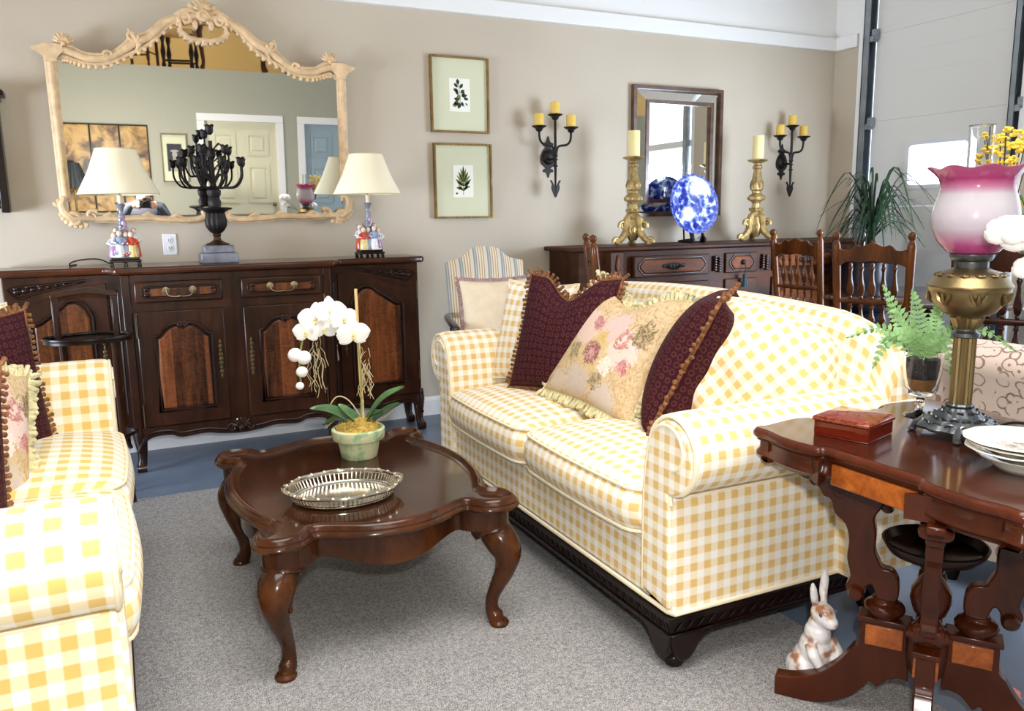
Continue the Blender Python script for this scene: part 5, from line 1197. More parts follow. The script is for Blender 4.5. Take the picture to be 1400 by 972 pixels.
for k in range(7):
    a = 2*PI*k/7+.4
    for q in (-.13, 0, .13): b.tube([(.076*math.cos(a+q*.3), .076*math.sin(a+q*.3), .316), (.084*math.cos(a+q), .084*math.sin(a+q), .328), (.087*math.cos(a+q*1.6), .087*math.sin(a+q*1.6), .342)], [.003, .006, .003], 6)
b.build('embossed_font', BRASS, ol)
b = MB(); b.lathe([(.034, .395), (.036, .400), (.036, .412), (.042, .416), (.046, .424), (.046, .429), (.042, .429), (.0, .428)], seg=36); b.tube([(.05, 0, .43), (.075, 0, .43)], .003, 6); b.lathe([(.002, 0), (.009, .0), (.009, .003), (.002, .003)], (.076, 0, .43), 12, Matrix.Rotation(PI/2, 3, 'Y')); b.build('burner', M_PEWTER, ol)
m = NT('cranberry_frosted_shade'); cc = m.new('ShaderNodeTexCoord'); sp = m.new('ShaderNodeSeparateXYZ'); m.link(cc.outputs['Object'], sp.inputs[0])
col = m.ramp(m.math('DIVIDE', m.math('SUBTRACT', sp.outputs[2], .425), .21), [(.0, srgb(164, 52, 116)), (.12, srgb(186, 84, 142)), (.30, srgb(206, 196, 208)), (.66, srgb(212, 208, 216)), (.74, srgb(206, 130, 170)), (.82, srgb(176, 62, 118)), (1, srgb(196, 110, 148))])
m.color(col); m.set(m.b, Roughness=.22, Coat_Weight=.5, Transmission_Weight=.25, IOR=1.2, Subsurface_Weight=.3); m.b.inputs['Subsurface Radius'].default_value = (.03, .03, .03); M_SHADE2 = m.m
N = 72
def sring(r, z, ruf=0): return [((r+ruf*math.cos(8*2*PI*k/N))*math.cos(2*PI*k/N), (r+ruf*math.cos(8*2*PI*k/N))*math.sin(2*PI*k/N), z+ruf*.7*math.sin(8*2*PI*k/N+1)) for k in range(N)]
sp_ = [(r_*.90, .430+(z_-.447)*1.0, f_*.8) for r_, z_, f_ in [(.050, .447, 0), (.060, .452, 0), (.084, .476, 0), (.099, .508, 0), (.101, .535, 0), (.096, .560, 0), (.087, .585, 0), (.084, .602, 0), (.089, .618, .001), (.100, .630, .003), (.112, .640, .006)]]
b = MB(); b.rings([sring(r, z, f) for r, z, f in sp_]+[sring(r-.003, z+.001, f) for r, z, f in reversed(sp_)], True, False, True); b.build('glass_shade', M_SHADE2, ol, angle=70)
b = MB(); pr = [(.024, .430), (.030, .455), (.033, .49), (.029, .55), (.026, .59), (.026, .714), (.0275, .716)]
b.rings([[(r*math.cos(2*PI*k/28), r*math.sin(2*PI*k/28), z) for k in range(28)] for r, z in pr+[(r-.0015, z) for r, z in reversed(pr)]], True, False, True); b.build('chimney', M_CLEAR, ol, angle=60)
b = MB(); b.tube(spline([(1.86, 1.20, TZ+.004), (1.93, 1.19, TZ+.018), (1.98, 1.13, TZ+.012), (1.99, 1.05, TZ+.004), (1.93, 1.0, TZ+.004)], 6), .0035, 7)
tag(b.build('power_cord', BLACK), 'black power cord curving over the parlor table behind the oil lamp', 'cord')

# plates
PC = (1.655, .985)
pm = NT('china_plate'); c_ = pm.new('ShaderNodeTexCoord'); ln = pm.new('ShaderNodeVectorMath', operation='LENGTH'); pm.link(c_.outputs['Object'], ln.inputs[0])
pm.color(pm.mix(pm.ramp(pm.math('ADD', ln.outputs['Value'], pm.math('MULTIPLY', pm.noise(c_.outputs['Object'], 40, 4), .05)), [(.066, (1, 1, 1, 1)), (.080, (0, 0, 0, 1))]), srgb(246, 243, 234), pm.ramp(pm.noise(c_.outputs['Object'], 60, 4, .7), [(.4, srgb(236, 232, 222)), (.55, srgb(196, 188, 176)), (.68, srgb(128, 118, 110))])))
pm.set(pm.b, Roughness=.12, Coat_Weight=.6); M_CHINA = pm.m
order = ['bottom', 'second from bottom', 'third from bottom', 'top']
for k in range(4):
    r = .100 if k == 0 else .108; z = TZ+(.0 if k == 0 else .022+.0085*(k-1))
    b = MB(); n = 60; prf = [(0, .003), (.05, .003), (.052, 0), (.056, 0), (.062, .006), (.082, .016), (r, .021), (r+.001, .0225), (r-.002, .0235), (.082, .019), (.062, .009), (.05, .006), (0, .006)] if k else [(0, .004), (.05, .004), (.052, 0), (.058, 0), (.068, .010), (.085, .022), (r-.004, .030), (r-.006, .031), (.08, .022), (.062, .010), (0, .007)]
    b.lathe(prf, seg=n, flute=.012 if k else 0, nfl=12)
    o = thing('china_plate', f'white china plate with scalloped rim, {order[k]} of the stack on the parlor table' if k else 'plain white china bowl plate at the bottom of the stack on the parlor table', 'plate', (PC[0]+(.004*(-1)**k), PC[1]+.003*k, z+(.0005*k)), k*.3, 'stacked china plates'); b.build('plate_body', M_CHINA, o, angle=60, weld=.0001)

# flower arrangement mostly beyond the right edge
fv = thing('flower_vase', 'white peonies and yellow sprays in a vase at the right edge behind the oil lamp', 'flowers', (1.83, .965, TZ))
b = MB(); b.lathe([(0, 0), (.035, 0), (.045, .02), (.05, .06), (.04, .12), (.03, .16), (.035, .18), (.032, .18), (.026, .16), (0, .15)], seg=28); b.build('vase', plain('white_vase', srgb(236, 236, 234), .2, coat=.5), fv)
def peony(c, R, mat):
    b = MB(); C0 = Vector(c)
    for layer, (n, rr_, el) in enumerate(((7, 1.0, .0), (7, .95, .45), (6, .8, .85), (5, .55, 1.15))):
        for k in range(n):
            a = 2*PI*k/n+layer*.4; d = Vector((math.cos(a)*math.cos(el), math.sin(a)*math.cos(el), math.sin(el)*.85)); b.ball(C0+d*R*.62*rr_, (R*.40, R*.40, R*.34), 8)
    b.ball(C0, R*.6, 10); return b.build('peony', mat, fv)
for q, (c, R) in enumerate((((-.217, .057, .480), .058), ((-.20, .02, .41), .045), ((.05, -.06, .50), .055), ((.06, .06, .40), .05))): peony(c, R, PETAL)
b = MB()
for c in ((-.217, .057, .46), (-.20, .02, .39), (.05, -.06, .47), (.06, .06, .38), (.045, .26, .60), (.06, .23, .56)): b.tube(spline([(0, 0, .16), (c[0]*.35, c[1]*.35, .34), c], 4), .003, 6)
b.build('stems', GREEN, fv)
M_YEL = plain('yellow_petal', srgb(232, 204, 74), .6)
b = MB()
for k in range(100):
    t = random.random(); c = Vector((.045+random.uniform(-.05, .05), .26+random.uniform(-.05, .05), .54+.17*t)); 
    for j in range(4): a = j*PI/2+k; b.ball(c+Vector((math.cos(a)*.005, math.sin(a)*.005, random.uniform(-.006, .006))), (.005, .005, .004), 5)
tag(b.build('yellow_sprays', M_YEL, fv), kind='stuff')
b = MB()
for k in range(12): a = k*.9; b.tube([(.045, .24, .47), (.045+.03*math.cos(a), .26+.03*math.sin(a), .58), (.045+.05*math.cos(a), .26+.05*math.sin(a), .69)], .0014, 4)
b.build('spray_stems', plain('twig', srgb(60, 48, 30), .7), fv)

# ------------------------------------------------------------ porcelain rabbit
rb = thing('rabbit_figurine', 'white and brown painted rabbit figurine sitting upright by the parlor table foot', 'rabbit', (1.592, 1.452, .012 if False else 0), math.radians(-96))
m = NT('painted_rabbit'); v = m.coord(); vo = m.noise(v, 24, 2, .5)
m.color(m.ramp(vo, [(.50, srgb(232, 230, 234)), (.57, srgb(216, 200, 190)), (.66, srgb(158, 108, 78))])); m.set(m.b, Roughness=.3, Coat_Weight=.4); M_RAB = m.m
b = MB()      # local +x is the way the rabbit looks
b.ball((-.008, 0, .058), (.054, .050, .060), 18); b.ball((.004, 0, .100), (.045, .042, .060), 16); b.ball((.010, 0, .150), (.036, .034, .042), 14); b.ball((.012, 0, .178), (.028, .027, .028), 12)
for s in (-1, 1):
    b.ball((-.012, s*.040, .044), (.044, .022, .046), 14); b.ball((.030, s*.034, .012), (.034, .014, .013), 10)
    b.tube([(.022, s*.032, .132), (.044, s*.038, .108), (.054, s*.029, .086), (.052, s*.026, .070)], [.016, .015, .012, .011], 10)
b.ball((-.062, 0, .035), .018, 8)
b.ball((.026, 0, .212), (.036, .029, .031), 16); b.ball((.052, 0, .202), (.024, .020, .019), 12); b.ball((.064, 0, .198), (.012, .013, .010), 8)
b.tube([(.010, .016, .232), (-.006, .026, .258), (-.018, .040, .286), (-.024, .046, .306)], [.010, .014, .014, .006], 10, flat=(.8, .8)); b.tube([(.014, -.016, .234), (.016, -.022, .258), (.018, -.028, .282), (.018, -.031, .300)], [.010, .013, .012, .005], 10, flat=(.8, .8))
body = b.build('body', M_RAB, rb)
r_ = body.modifiers.new('r', 'REMESH'); r_.mode = 'VOXEL'; r_.voxel_size = .0028; r_.use_smooth_shade = True
r_ = body.modifiers.new('s', 'SMOOTH'); r_.factor = .5; r_.iterations = 4
for s in (-1, 1):
    b = MB(); b.ball((.044, s*.0235, .222), (.0062, .0035, .0062), 10); b.build('eye', plain('rabbit_eye_%s' % ('a' if s < 0 else 'b'), srgb(70, 84, 104), .1, coat=.8), rb)
b = MB(); b.ball((.0745, 0, .202), (.004, .006, .004), 8); b.build('nose', plain('rabbit_nose', srgb(188, 150, 140), .3), rb)

# ------------------------------------------------------------ pink flowers on the floor at the frame's corner
pf = thing('pink_flower_bunch', 'small bunch of pink and cream flowers on the floor under the parlor table', 'flowers', (1.895, 1.105, 0))
b = MB(); b.lathe([(0, 0), (.03, 0), (.04, .03), (.036, .034), (0, .03)], seg=20); b.build('flower_base', GREEN, pf)
for c, R, col in (((-.01, 0, .065), .030, 'pink_petal'), ((.03, .02, .055), .024, 'pink_petal'), ((.0, -.04, .05), .024, 'pale_petal')):
    b = MB()
    for k in range(9):
        a = 2.4*k; rr_ = R*.55*math.sqrt((k+1)/9); b.ball(Vector(c)+Vector((math.cos(a)*rr_, math.sin(a)*rr_, R*.3*(1-k/9))), (R*.42, R*.42, R*.34), 7)
    b.build('flower_head', MATS.get(col) or plain(col, srgb(*((226, 140, 136) if col[0:4] == 'pink' else (242, 222, 178))), .6), pf)

# ------------------------------------------------------------ damask loveseat behind the parlor table
m = NT('scroll_damask'); v = m.coord('UV'); dn = m.noise(v, 10, 2, .5); 
wv = m.new('ShaderNodeTexVoronoi', feature='F1'); m.set(wv, Scale=24); m.link(v, wv.inputs['Vector'])
rg = m.math('PINGPONG', m.math('MULTIPLY', m.math('ADD', wv.outputs['Distance'], m.math('MULTIPLY', dn, .35)), 2.2), .5)
line = m.ramp(rg, [(.36, (0, 0, 0, 1)), (.41, (1, 1, 1, 1)), (.5, (1, 1, 1, 1))])
brk = m.ramp(m.noise(v, 14, 2), [(.40, (0, 0, 0, 1)), (.47, (1, 1, 1, 1))])
m.color(m.mix(m.math('MULTIPLY', line, brk), srgb(222, 204, 192), srgb(146, 118, 106))); m.set(m.b, Roughness=.55, Sheen_Weight=.3); M_DAMASK = m.m
ls = thing('damask_loveseat', 'pale rose damask loveseat with scroll pattern seen from behind, beyond the parlor table', 'sofa', (2.44, 1.02, 0))
ys = [-.80+1.60*k/16 for k in range(17)]
pr = [(.0, .14), (-.01, .40), (-.02, .70), (-.045, .74), (-.055, .785), (-.035, .825), (.01, .845), (.06, .835), (.095, .80), (.10, .75), (.12, .60), (.16, .40), (.18, .14)]
L = [0]
for p, q in zip(pr, pr[1:]): L.append(L[-1]+math.dist(p, q))
b = MB(); b.rings([[(x, y, z) for x, z in pr] for y in ys], True, True, uvs=lambda i, j: (ys[min(i, 16)], (L+[L[-1]+.2])[j])); b.build('back', M_DAMASK, ls, angle=50)
b = MB(); b.box(.15, .78, -.66, .66, .14, .44); b.build('seat', M_DAMASK, ls, bevel=.05, bseg=4)
for s in (-1, 1):
    b = MB(); ar_ = [(s*.66, .14), (s*.66, .52)]+[(s*(.73+.09*math.cos(a)), .56+.09*math.sin(a)) for a in [PI-k*PI*1.3/10 for k in range(11)]]+[(s*.79, .14)]
    b.rings([[(x, y, z) for y, z in ar_] for x in (.10, .40, .74)], True, True); b.build('arm', M_DAMASK, ls, angle=50)
for x in (.06, .70):
    for y in (-.68, .68): b = MB(); b.lathe([(.018, 0), (.026, .03), (.034, .10), (.036, .15)], (x, y, 0), 14); b.build('leg', W['ebony'], ls)

# ------------------------------------------------------------ striped armchair
m = NT('ticking_stripe'); sp = m.new('ShaderNodeSeparateXYZ'); c_ = m.new('ShaderNodeTexCoord'); m.link(c_.outputs['UV'], sp.inputs[0])
fr = m.math('FRACT', m.math('DIVIDE', sp.outputs[0], .082)); n = m.new('ShaderNodeValToRGB'); n.color_ramp.interpolation = 'CONSTANT'; e = n.color_ramp.elements
stops = [(0, srgb(218, 206, 182)), (.10, srgb(142, 150, 150)), (.22, srgb(196, 188, 174)), (.28, srgb(142, 150, 150)), (.36, srgb(220, 208, 184)), (.46, srgb(180, 138, 118)), (.52, srgb(226, 214, 190)), (.62, srgb(196, 170, 120)), (.72, srgb(226, 214, 190)), (.80, srgb(180, 138, 118)), (.86, srgb(216, 204, 184))]
while len(e) < len(stops): e.new(.5)
for q, (p_, c0) in zip(e, stops): q.position = p_; q.color = c0
m.link(fr, n.inputs[0]); m.color(n.outputs[0]); m.set(m.b, Roughness=.85); M_STRIPE = m.m
ac = thing('striped_armchair', 'open-arm chair with striped upholstery and black arms between the sideboard and the sofa', 'chair', (1.93, 4.14, 0), math.radians(-12))
us = [-1+2*k/24 for k in range(25)]
def back_pt(u, t, sgn):
    w = .225+.015*t; x = u*w; top = 1.00+.075*math.exp(-(u/.52)**4)-.015*abs(u)**6; z = .42+(top-.42)*t; y = .20+.13*t+.035*sgn*(1-u**6)*(1-(2*t-1)**8)*1.0
    return (x, y, z)
b = MB(); b.grid(lambda a, t: back_pt(2*a-1, t, -1), 24, 14, lambda a, t: ((a-.5)*.47, t*.65)); b.grid(lambda a, t: back_pt(2*a-1, t, 1), 24, 14, lambda a, t: ((a-.5)*.47, t*.65), flip=True); b.build('back', M_STRIPE, ac, angle=80, weld=.0005)
b = MB()
sx = lambda u, v, top: (u*.26, v*.25-.03, .44+.035*(1-u**4)*(1-v**4) if top else .33)
b.grid(lambda a, c: sx(2*a-1, 2*c-1, True), 14, 14, lambda a, c: ((a-.5)*.52, (c-.5)*.5)); b.grid(lambda a, c: sx(2*a-1, 2*c-1, False), 14, 14, lambda a, c: ((a-.5)*.52, (c-.5)*.5), flip=True)
ed = [(k/14*2-1, -1) for k in range(14)]+[(1, k/14*2-1) for k in range(14)]+[(1-k/14*2, 1) for k in range(14)]+[(-1, 1-k/14*2) for k in range(14)]
b.rings([[sx(u, v, True), sx(u, v, False)] for u, v in ed], False, False, True, uvs=lambda i, j: (sx(*ed[i % 56], True)[0]+sx(*ed[i % 56], True)[1], j*.11)); b.build('seat', M_STRIPE, ac, angle=60, weld=.0005)
M_BLK = plain('black_lacquer', srgb(26, 26, 32), .25, coat=.5)
for s in (-1, 1):
    b = MB(); b.tube(spline([(s*.235, .24, .68), (s*.265, .12, .685), (s*.275, -.04, .675), (s*.275, -.16, .66), (s*.275, -.19, .645)], 4), [.020]*17, 10, flat=(.8, 1.2)); b.ball((s*.275, -.175, .655), (.028, .03, .020), 10)
    b.tube(spline([(s*.275, -.10, .655), (s*.270, -.07, .60), (s*.262, -.09, .52), (s*.258, -.12, .40)], 4), .017, 8); b.build('arm', M_BLK, ac)
    b = MB(); b.lathe([(.012, 0), (.018, .02), (.016, .05), (.026, .20), (.028, .30), (.024, .345)], (s*.235, -.25, 0), 12); b.build('leg', M_BLK, ac)
    b = MB(); b.tube([(s*.215, .30, 0), (s*.215, .22, .30), (s*.215, .205, .44)], [.016, .022, .022], 8); b.build('leg', M_BLK, ac)
pillow('cream pillow with mauve brush fringe propped on the striped armchair', (1.895, 4.09, .715), (.97, -.22, 0), (.03, .30, .95), (.40, .40), .14, plain('cream_velvet', srgb(246, 226, 196), .8, var=.05), M_FR_MAUVE, 0, 'brush')

# ------------------------------------------------------------ spindle-back chairs and the round table
def spindle_chair(label, loc, rz, wood_mat, group='spindle-back dining chairs'):
    """faces local +y, back posts on the -y side"""
    c = thing('spindle_chair', label, 'chair', loc, rz, group)
    def bp(z): return -.185-.085*max(0, (z-.46)/.70)-.03*max(0, (.46-z)/.46)
    for s in (-1, 1):
        b = MB(); X = lambda z: s*(.158+.018*min(1, max(0, (z-.45)/.65)))
        zs = [0, .05, .12, .20, .30, .44, .48, .55, .70, .85, 1.0, 1.08, 1.10, 1.108, 1.118, 1.13, 1.142, 1.15]
        rs = [.014, .017, .018, .021, .018, .021, .021, .020, .020, .020, .021, .021, .016, .011, .017, .021, .016, .004]
        b.tube([(X(z), bp(z), z) for z in zs], rs, 10); b.build('back_post', wood_mat, c)
    b = MB(); up = spl2([(x*.89, z) for x, z in [(-.185, 1.07), (-.15, 1.058), (-.12, 1.062), (-.09, 1.085), (-.06, 1.078), (-.035, 1.086), (0, 1.098), (.035, 1.086), (.06, 1.078), (.09, 1.085), (.12, 1.062), (.15, 1.058), (.185, 1.07)]], 4)
    lo = spl2([(.164, .972), (.12, .992), (.06, .995), (0, 1.004), (-.06, .995), (-.12, 1.0), (-.164, .972)], 4)
    b.prism(list(up)+list(lo), lambda x, z: (x, bp(z)-.011, z), lambda x, z: (x, bp(z)+.011, z)); b.build('crest_rail', wood_mat, c, bevel=.004)
    for zz in (.80, .66):
        b = MB(); b.tube([(-.164, bp(zz), zz), (-.09, bp(zz), zz), (0, bp(zz), zz), (.09, bp(zz), zz), (.164, bp(zz), zz)], [.010, .013, .015, .013, .010], 10); b.build('cross_rail', wood_mat, c)
    for k in range(5):
        x = -.104+.052*k
        for z0, z1 in ((.81, .995), (.67, .79)):
            h = z1-z0; b = MB(); fr_ = [0, .06, .10, .14, .30, .42, .55, .75, .86, .90, .95, 1]; rs = [.006, .011, .007, .013, .018, .015, .010, .0075, .013, .008, .010, .006]
            b.tube([(x, bp(z0+h*f), z0+h*f) for f in fr_], rs, 8); b.build('spindle', wood_mat, c)
    b = MB(); st_ = rr(-.20, .20, -.195, .20, .05, 5); b.slab(st_, 'z', .44, .462); b.build('seat', wood_mat, c, bevel=.008)
    for s in (-1, 1):
        b = MB(); zs = [0, .03, .06, .09, .16, .24, .30, .33, .36, .44]; rs = [.012, .016, .012, .018, .022, .018, .014, .021, .016, .019]
        b.tube([(s*(.19-.02*z/.44), .19-.03*z/.44, z) for z in zs], rs, 10); b.build('front_leg', wood_mat, c)
    for z, y in ((.14, .175), (.22, .172)):
        b = MB(); b.tube([(-.18, y, z), (-.08, y, z), (0, y, z), (.08, y, z), (.18, y, z)], [.008, .012, .016, .012, .008], 8); b.build('stretcher', wood_mat, c)
    for s in (-1, 1): b = MB(); b.tube([(s*.182, .175, .18), (s*.170, 0, .18), (s*.158, -.19, .18)], [.008, .013, .008], 8); b.build('stretcher', wood_mat, c)
    return c
def face(dx, dy): return math.atan2(-dx, dy)
spindle_chair('spindle-back wooden chair seen edge-on behind the sofa, in front of the carved server', (2.55, 3.66, 0), face(.905, -.425), W['chair'])
spindle_chair('spindle-back wooden chair turned half away, between the carved server and the round table', (3.95, 3.68, 0), face(.995, .06), W['chair'])
spindle_chair('spindle-back wooden chair with its back to the sofa, in front of the potted palm', (3.60, 2.95, 0), face(.90, .44), W['chair'])
spindle_chair('dark spindle-back chair partly hidden behind the oil lamp', (3.42, 2.16, 0), face(.9, .43), W['chair_dark'])
tb = thing('round_table', 'dark round dining table in front of the garage door, ringed by spindle chairs', 'table', (4.42, 3.26, 0))
M_GLOSS = wood('glossy_table_top', srgb(50, 34, 26), srgb(92, 64, 48), .1, 1.0, (.3, 1, 1), 6, bump=.02)
b = MB(); b.lathe([(0, .715), (.58, .715), (.615, .722), (.62, .735), (.61, .745), (.60, .748), (0, .748)], seg=64); b.build('top', M_GLOSS, tb, weld=.0001)
b = MB(); b.lathe([(.03, .12), (.06, .15), (.05, .25), (.07, .35), (.05, .45), (.045, .6), (.07, .7), (.07, .715)], seg=24); b.build('pedestal', W['chair_dark'], tb)
for k in range(4):
    a = k*PI/2+.4; c, s_ = math.cos(a), math.sin(a); b = MB(); b.tube([(c*.03, s_*.03, .16), (c*.16, s_*.16, .12), (c*.30, s_*.30, .04), (c*.36, s_*.36, .022)], [.035, .03, .025, .022], 8); b.build('foot', W['chair_dark'], tb)

# ------------------------------------------------------------ ponytail palm in an urn on a stand
pp_ = thing('potted_palm', 'ponytail palm with long drooping leaves in a dark urn by the garage door', 'plant', (4.78, 4.05, 0))
M_URN = plain('dark_glazed_urn', srgb(30, 34, 42), .3, coat=.4)
b = MB(); b.lathe([(0, 0), (.17, 0), (.17, .03), (.10, .07), (.07, .12), (.08, .45), (.10, .52), (.14, .55), (0, .55)], seg=32); b.build('pedestal', M_URN, pp_)
b = MB(); b.lathe([(0, .551), (.10, .551), (.11, .57), (.16, .64), (.185, .76), (.18, .86), (.185, .90), (.235, .925), (.24, .945), (.215, .95), (.17, .92), (0, .90)], seg=40); b.build('urn', M_URN, pp_)
b = MB(); b.tube([(0, 0, .90), (.01, 0, 1.0), (0, .01, 1.08)], [.07, .035, .025], 10); b.build('trunk', W['buffet'], pp_)
b = MB()
for k in range(95):
    a = random.uniform(0, 2*PI); L = random.uniform(.40, .95); lift = random.uniform(.10, .50); c, s_ = math.cos(a), math.sin(a)
    if s_ > .2: L *= .62
    if c > .35: L *= .55
    z0 = 1.02+random.uniform(0, .08); n = 12; rows = []
    drop = random.uniform(.3, 1.0)
    for i in range(n+1):
        t = i/n; r = L*(t*.95 if t < .5 else .475+.40*(t-.5)/.5*1.0)*.72; z = z0+lift*math.sin(min(t*1.9, 1)*PI/2)*(1 if t < .5 else 1)-drop*L*max(0, t-.35)**1.6*1.25
        p = Vector((c*r, s_*r, max(z, .62))); w = .0075*math.sin(PI*(.15+.84*t))**.7; rows.append([p+Vector((-s_, c, 0))*w, p+Vector((0, 0, .003)), p-Vector((-s_, c, 0))*w, p-Vector((0, 0, .0015))])
    b.rings(rows, True, True)
b.build('foliage', PALM, pp_)

# ------------------------------------------------------------ two-tier stand behind the left sofa
ts = thing('tray_stand', 'small dark wooden stand with oval tray and arched frame behind the left sofa', 'stand', (-.125, 3.98, 0))
b = MB(); b.slab(oval(.175, .13, 48), 'z', .735, .748); b.tube([(x, y, .754) for x, y in oval(.173, .128, 48)], .008, 7, loop=True); b.build('oval_tray', W['ebony'], ts)
for s in (-1, 1):
    b = MB(); b.box(s*.115-.014, s*.115+.014, -.012, .012, .748, .935); b.build('upright', W['buffet'], ts, bevel=.003)
    b = MB(); b.box(s*.115-.010, s*.115+.010, -.03, -.022, .748, .92); b.build('inner_bead', W['carving'], ts, bevel=.003)
b = MB(); arc_ = [(-.13, .925), (-.06, .938), (0, .943), (.06, .938), (.13, .925), (.13, .945), (.06, .962), (0, .968), (-.06, .962), (-.13, .945)]; b.slab(arc_, 'y', -.014, .014); b.build('arched_rail', W['buffet'], ts, bevel=.003)
b = MB(); b.slab(oval(.15, .11, 40), 'z', .30, .315); b.build('lower_shelf', W['ebony'], ts)
for s in (-1, 1):
    for q in (-1, 1): b = MB(); b.tube([(s*.12, q*.085, 0), (s*.10, q*.07, .30), (s*.10, q*.07, .737)], [.010, .013, .012], 8); b.build('leg', W['buffet'], ts)

# ------------------------------------------------------------ things behind the viewer, seen only in the mirrors
sc = thing('painted_screen', 'gold painted screen with dark trees on the rear wall, seen in the mirror', 'screen', (.04, RY+.005, .92))
m = NT('screen_painting'); v = m.coord(); n1 = m.noise(v, 5, 5, .65, .6)
sp = m.new('ShaderNodeSeparateXYZ'); m.link(v, sp.inputs[0])
f_ = m.math('ADD', n1, m.math('MULTIPLY', m.math('ABSOLUTE', m.math('SUBTRACT', sp.outputs[2], .5)), .28))
m.color(m.ramp(f_, [(.42, srgb(44, 40, 36)), (.5, srgb(104, 78, 48)), (.57, srgb(160, 124, 72)), (.68, srgb(196, 158, 98))])); m.set(m.b, Roughness=.4); M_SCR = m.m
for k in range(3):
    x0 = -.47+k*.315; b = MB(); b.box(x0+.012, x0+.303, 0, .012, .015, 1.015); p_ = b.build('panel', M_SCR, sc, smooth=False)
    b = MB(); b.ringslab([(x0, 0), (x0+.315, 0), (x0+.315, 1.03), (x0, 1.03)], [(x0+.008, .012), (x0+.307, .012), (x0+.307, 1.018), (x0+.008, 1.018)], 'y', 0, .02); b.build('panel_frame', W['ebony'], p_, smooth=False)
pp2 = thing('framed_portrait', 'silver-framed dark portrait on the rear wall, seen in the mirror', 'picture', (.80, RY+.004, 1.57))
b = MB(); b.ringslab(rect(.30, .58), rect(.27, .55), 'y', 0, .025); b.build('frame', SILVER, pp2, smooth=False)
b = MB(); b.box(-.137, .137, .004, .010, -.277, .277); b.build('mat_board', M_MAT, pp2, smooth=False)
b = MB(); b.box(-.085, .085, .010, .013, -.16, .17); q = b.build('print_sheet', plain('dark_print', srgb(44, 46, 56), .6), pp2, smooth=False)
b = MB(); b.slab(spl2([(-.055, -.16), (-.05, -.06), (-.02, -.01), (-.03, .05), (0, .09), (.03, .05), (.02, -.01), (.05, -.06), (.055, -.16)], 4), 'y', .0125, .0145); b.slab(oval(.05, .014, 20), 'y', .0125, .0146, Mx=Matrix.Translation((0, 0, .085))); b.build('painted_figure', plain('print_grey', srgb(170, 164, 156), .7), pp2, smooth=False)
fl = thing('floor_lamp', 'brass floor lamp with black pleated shade, seen low in the ornate mirror', 'lamp', (-.32, RY+.30, 0))
b = MB(); b.lathe([(.14, 0), (.14, .015), (.04, .035), (.012, .05), (.012, 1.3), (0, 1.3)], seg=24); b.build('stem', BRASS, fl)
b = MB(); N = 48; b.rings([[(r*(1+(.03 if k % 2 else 0))*math.cos(2*PI*k/N), r*(1+(.03 if k % 2 else 0))*math.sin(2*PI*k/N), z) for k in range(N)] for r, z in ((.17, 1.22), (.07, 1.50), (.067, 1.50), (.167, 1.22))], True, False, True); b.build('lamp_shade', plain('black_pleats', srgb(24, 30, 34), .5), fl, smooth=False)
# chairs and a table up on the loft
proto = [x for x in COL.objects if x.name.startswith('spindle_chair') and x.parent is None][3]
for k, (x, y, rz, w) in enumerate(((.50, -2.02, .4, 'above the painted screen'), (2.55, -2.05, -.5, 'at the far end above the doors'))):
    c = copy_tree(proto); c.location = (x, y, 2.641); c.rotation_euler = (0, 0, rz); c['label'] = 'dark spindle chair on the loft '+w+', in the mirror'; c['group'] = 'furniture on the loft'
lt = thing('loft_table', 'dark red table with curved legs on the loft, seen in the mirror', 'table', (1.62, -2.0, 2.641), .1, 'furniture on the loft')
b = MB(); b.box(-.45, .45, -.22, .22, .70, .73); b.box(-.40, .40, -.18, .18, .58, .70); b.build('top', W['mahogany'], lt, bevel=.005)
for sx in (-1, 1):
    for sy in (-1, 1):
        b = MB(); b.tube(spline([(sx*.37, sy*.16, .60), (sx*.395, sy*.18, .50), (sx*.38, sy*.17, .30), (sx*.365, sy*.16, .12), (sx*.39, sy*.18, .025)], 4), [.035, .04, .042, .042, .040, .036, .032, .029, .026, .024, .022, .021, .020, .021, .024, .026, .024], 10); b.build('leg', W['mahogany'], lt)
sl = thing('loft_stool', 'black turned-leg stool with pale cushion on the loft, seen in the mirror top', 'stool', (.98, -1.98, 2.641), .3, 'furniture on the loft')
b = MB(); b.box(-.20, .20, -.18, .18, .40, .48); b.build('cushion', plain('old_velvet', srgb(178, 142, 92), .8, var=.3), sl, bevel=.03, bseg=3)
for sx in (-1, 1):
    for sy in (-1, 1): b = MB(); b.lathe([(.02, 0), (.028, .05), (.016, .09), (.032, .2), (.016, .30), (.03, .36), (.03, .41)], (sx*.165, sy*.145, 0), 12); b.build('leg', W['ebony'], sl)
for sy in (-1, 1): b = MB(); b.tube([(-.165, sy*.145, .1), (.165, sy*.145, .1)], .013, 8); b.build('stretcher', W['ebony'], sl)

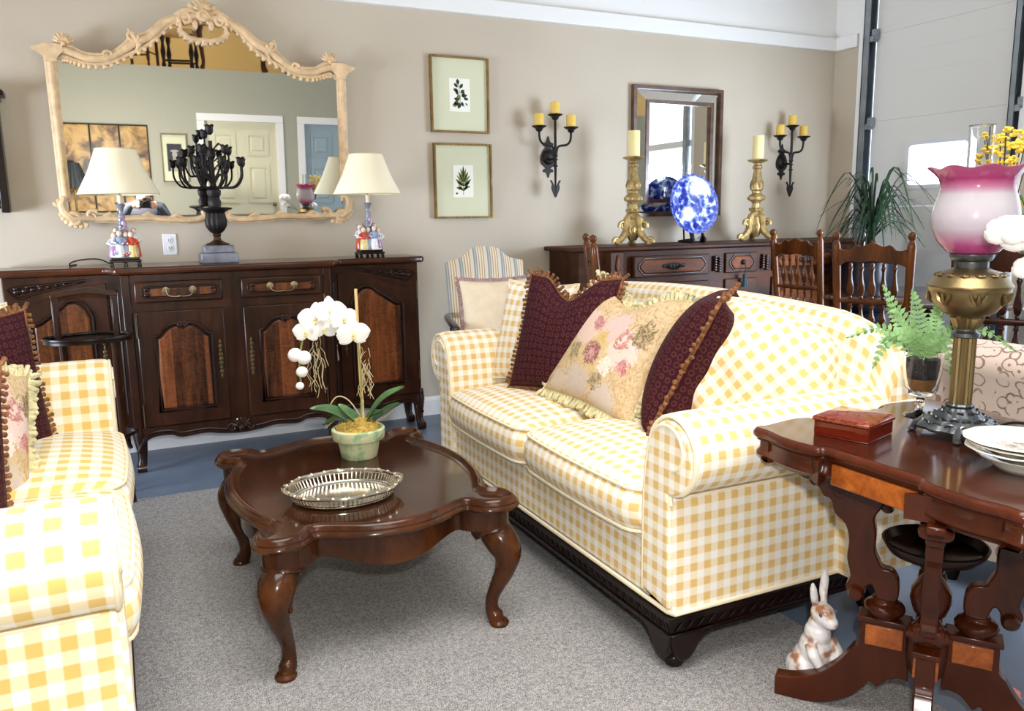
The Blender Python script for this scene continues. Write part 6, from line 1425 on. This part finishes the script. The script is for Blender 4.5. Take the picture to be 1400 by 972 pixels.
# the person taking the picture, just behind the lens; only the mirror shows them
pe = thing('person', 'person in dark jacket raising a camera, seen small in the ornate mirror', 'person', (.36, -.42, 0))
def skin_obj(name, verts, edges, radii, mat, parent, sub=2):
    me = bpy.data.meshes.new(name); me.from_pydata(verts, edges, []); me.materials.append(mat)
    o = bpy.data.objects.new(name, me); COL.objects.link(o); o.parent = parent
    o.modifiers.new('skin', 'SKIN'); sk = me.skin_vertices[0].data if me.skin_vertices else None
    if sk is None: return o
    for d_, r_ in zip(sk, radii): d_.radius = (r_, r_) if not isinstance(r_, tuple) else r_
    sk[0].use_root = True
    s_ = o.modifiers.new('sub', 'SUBSURF'); s_.levels = sub; s_.render_levels = sub
    for p in me.polygons: p.use_smooth = True
    return o
def person_body():
    V_ = [(0, 0, .58), (0, .02, .75), (0, .05, .92), (0, .07, 1.04), (0, .09, 1.12), (0, .11, 1.20), (0, .12, 1.28),
          (.17, .07, 1.03), (.25, .16, .88), (.13, .30, 1.06), (-.17, .07, 1.03), (-.25, .16, .88), (-.12, .30, 1.10),
          (.10, .02, .55), (.16, .40, .52), (.15, .34, .10), (.15, .46, .04), (-.10, .02, .55), (-.16, .30, .30), (-.16, -.05, .10), (-.16, -.16, .05)]
    E_ = [(0, 1), (1, 2), (2, 3), (3, 4), (4, 5), (5, 6), (3, 7), (7, 8), (8, 9), (3, 10), (10, 11), (11, 12), (0, 13), (13, 14), (14, 15), (15, 16), (0, 17), (17, 18), (18, 19), (19, 20)]
    R_ = [.15, .15, .16, .13, .055, .085, .075, .075, .05, .033, .075, .05, .033, .10, .07, .045, .04, .10, .07, .045, .04]
    import bmesh as _b
    me = bpy.data.meshes.new('body'); me.from_pydata(V_, E_, []); o = bpy.data.objects.new('body', me); COL.objects.link(o); o.parent = pe
    bm = _b.new(); bm.from_mesh(me); lay = bm.verts.layers.skin.verify()
    bm.verts.ensure_lookup_table()
    for v_, r_ in zip(bm.verts, R_): v_[lay].radius = (r_, r_)
    bm.verts[0][lay].use_root = True; bm.to_mesh(me); bm.free()
    o.modifiers.new('skin', 'SKIN').use_smooth_shade = True
    s_ = o.modifiers.new('sub', 'SUBSURF'); s_.levels = 2; s_.render_levels = 2
    m = NT('jacket_and_skin'); sp = m.new('ShaderNodeSeparateXYZ'); m.link(m.coord(), sp.inputs[0])
    m.color(m.ramp(m.math('MULTIPLY', sp.outputs[2], .7), [(.0, srgb(40, 42, 52)), (.40, srgb(40, 42, 52)), (.41, srgb(58, 62, 76)), (.795, srgb(58, 62, 76)), (.80, srgb(214, 168, 144)), (1, srgb(214, 168, 144))])); m.set(m.b, Roughness=.7)
    o.data.materials.append(m.m); return o
person_body()
b = MB(); b.ball((0, .095, 1.265), (.10, .105, .10), 14); b.ball((0, .05, 1.19), (.095, .07, .10), 12); b.build('hair', plain('dark_hair', srgb(40, 30, 26), .5), pe)
for s in (-1, 1):
    b = MB(); b.ball((s*.10, .315, 1.08), (.026, .042, .04), 10)
    for k in range(4): b.tube([(s*.095, .33, 1.06+.016*k), (s*.07, .365, 1.065+.016*k), (s*.05, .37, 1.067+.016*k)], [.009, .0085, .007], 7)
    b.tube([(s*.085, .30, 1.05), (s*.06, .31, 1.04), (s*.045, .325, 1.045)], [.010, .009, .007], 7); b.build('hand', plain('skin_tone_%s' % ('a' if s < 0 else 'b'), srgb(214, 168, 144), .5), pe)
cm = thing('photo_camera', 'black photo camera held up by the person in the mirror', 'camera', (.36, -.42+.345, 1.06))
b = MB(); b.box(-.065, .065, -.03, .03, -.01, .075); b.box(-.02, .02, -.02, .03, .075, .10); b.build('camera_body', BLACK, cm, bevel=.008)
b = MB(); b.lathe([(.03, .0), (.034, .02), (.034, .05), (.03, .052), (.0, .045)], (0, .03, .032), 20, Matrix.Rotation(-PI/2, 3, 'X')); b.build('lens', BLACK, cm)
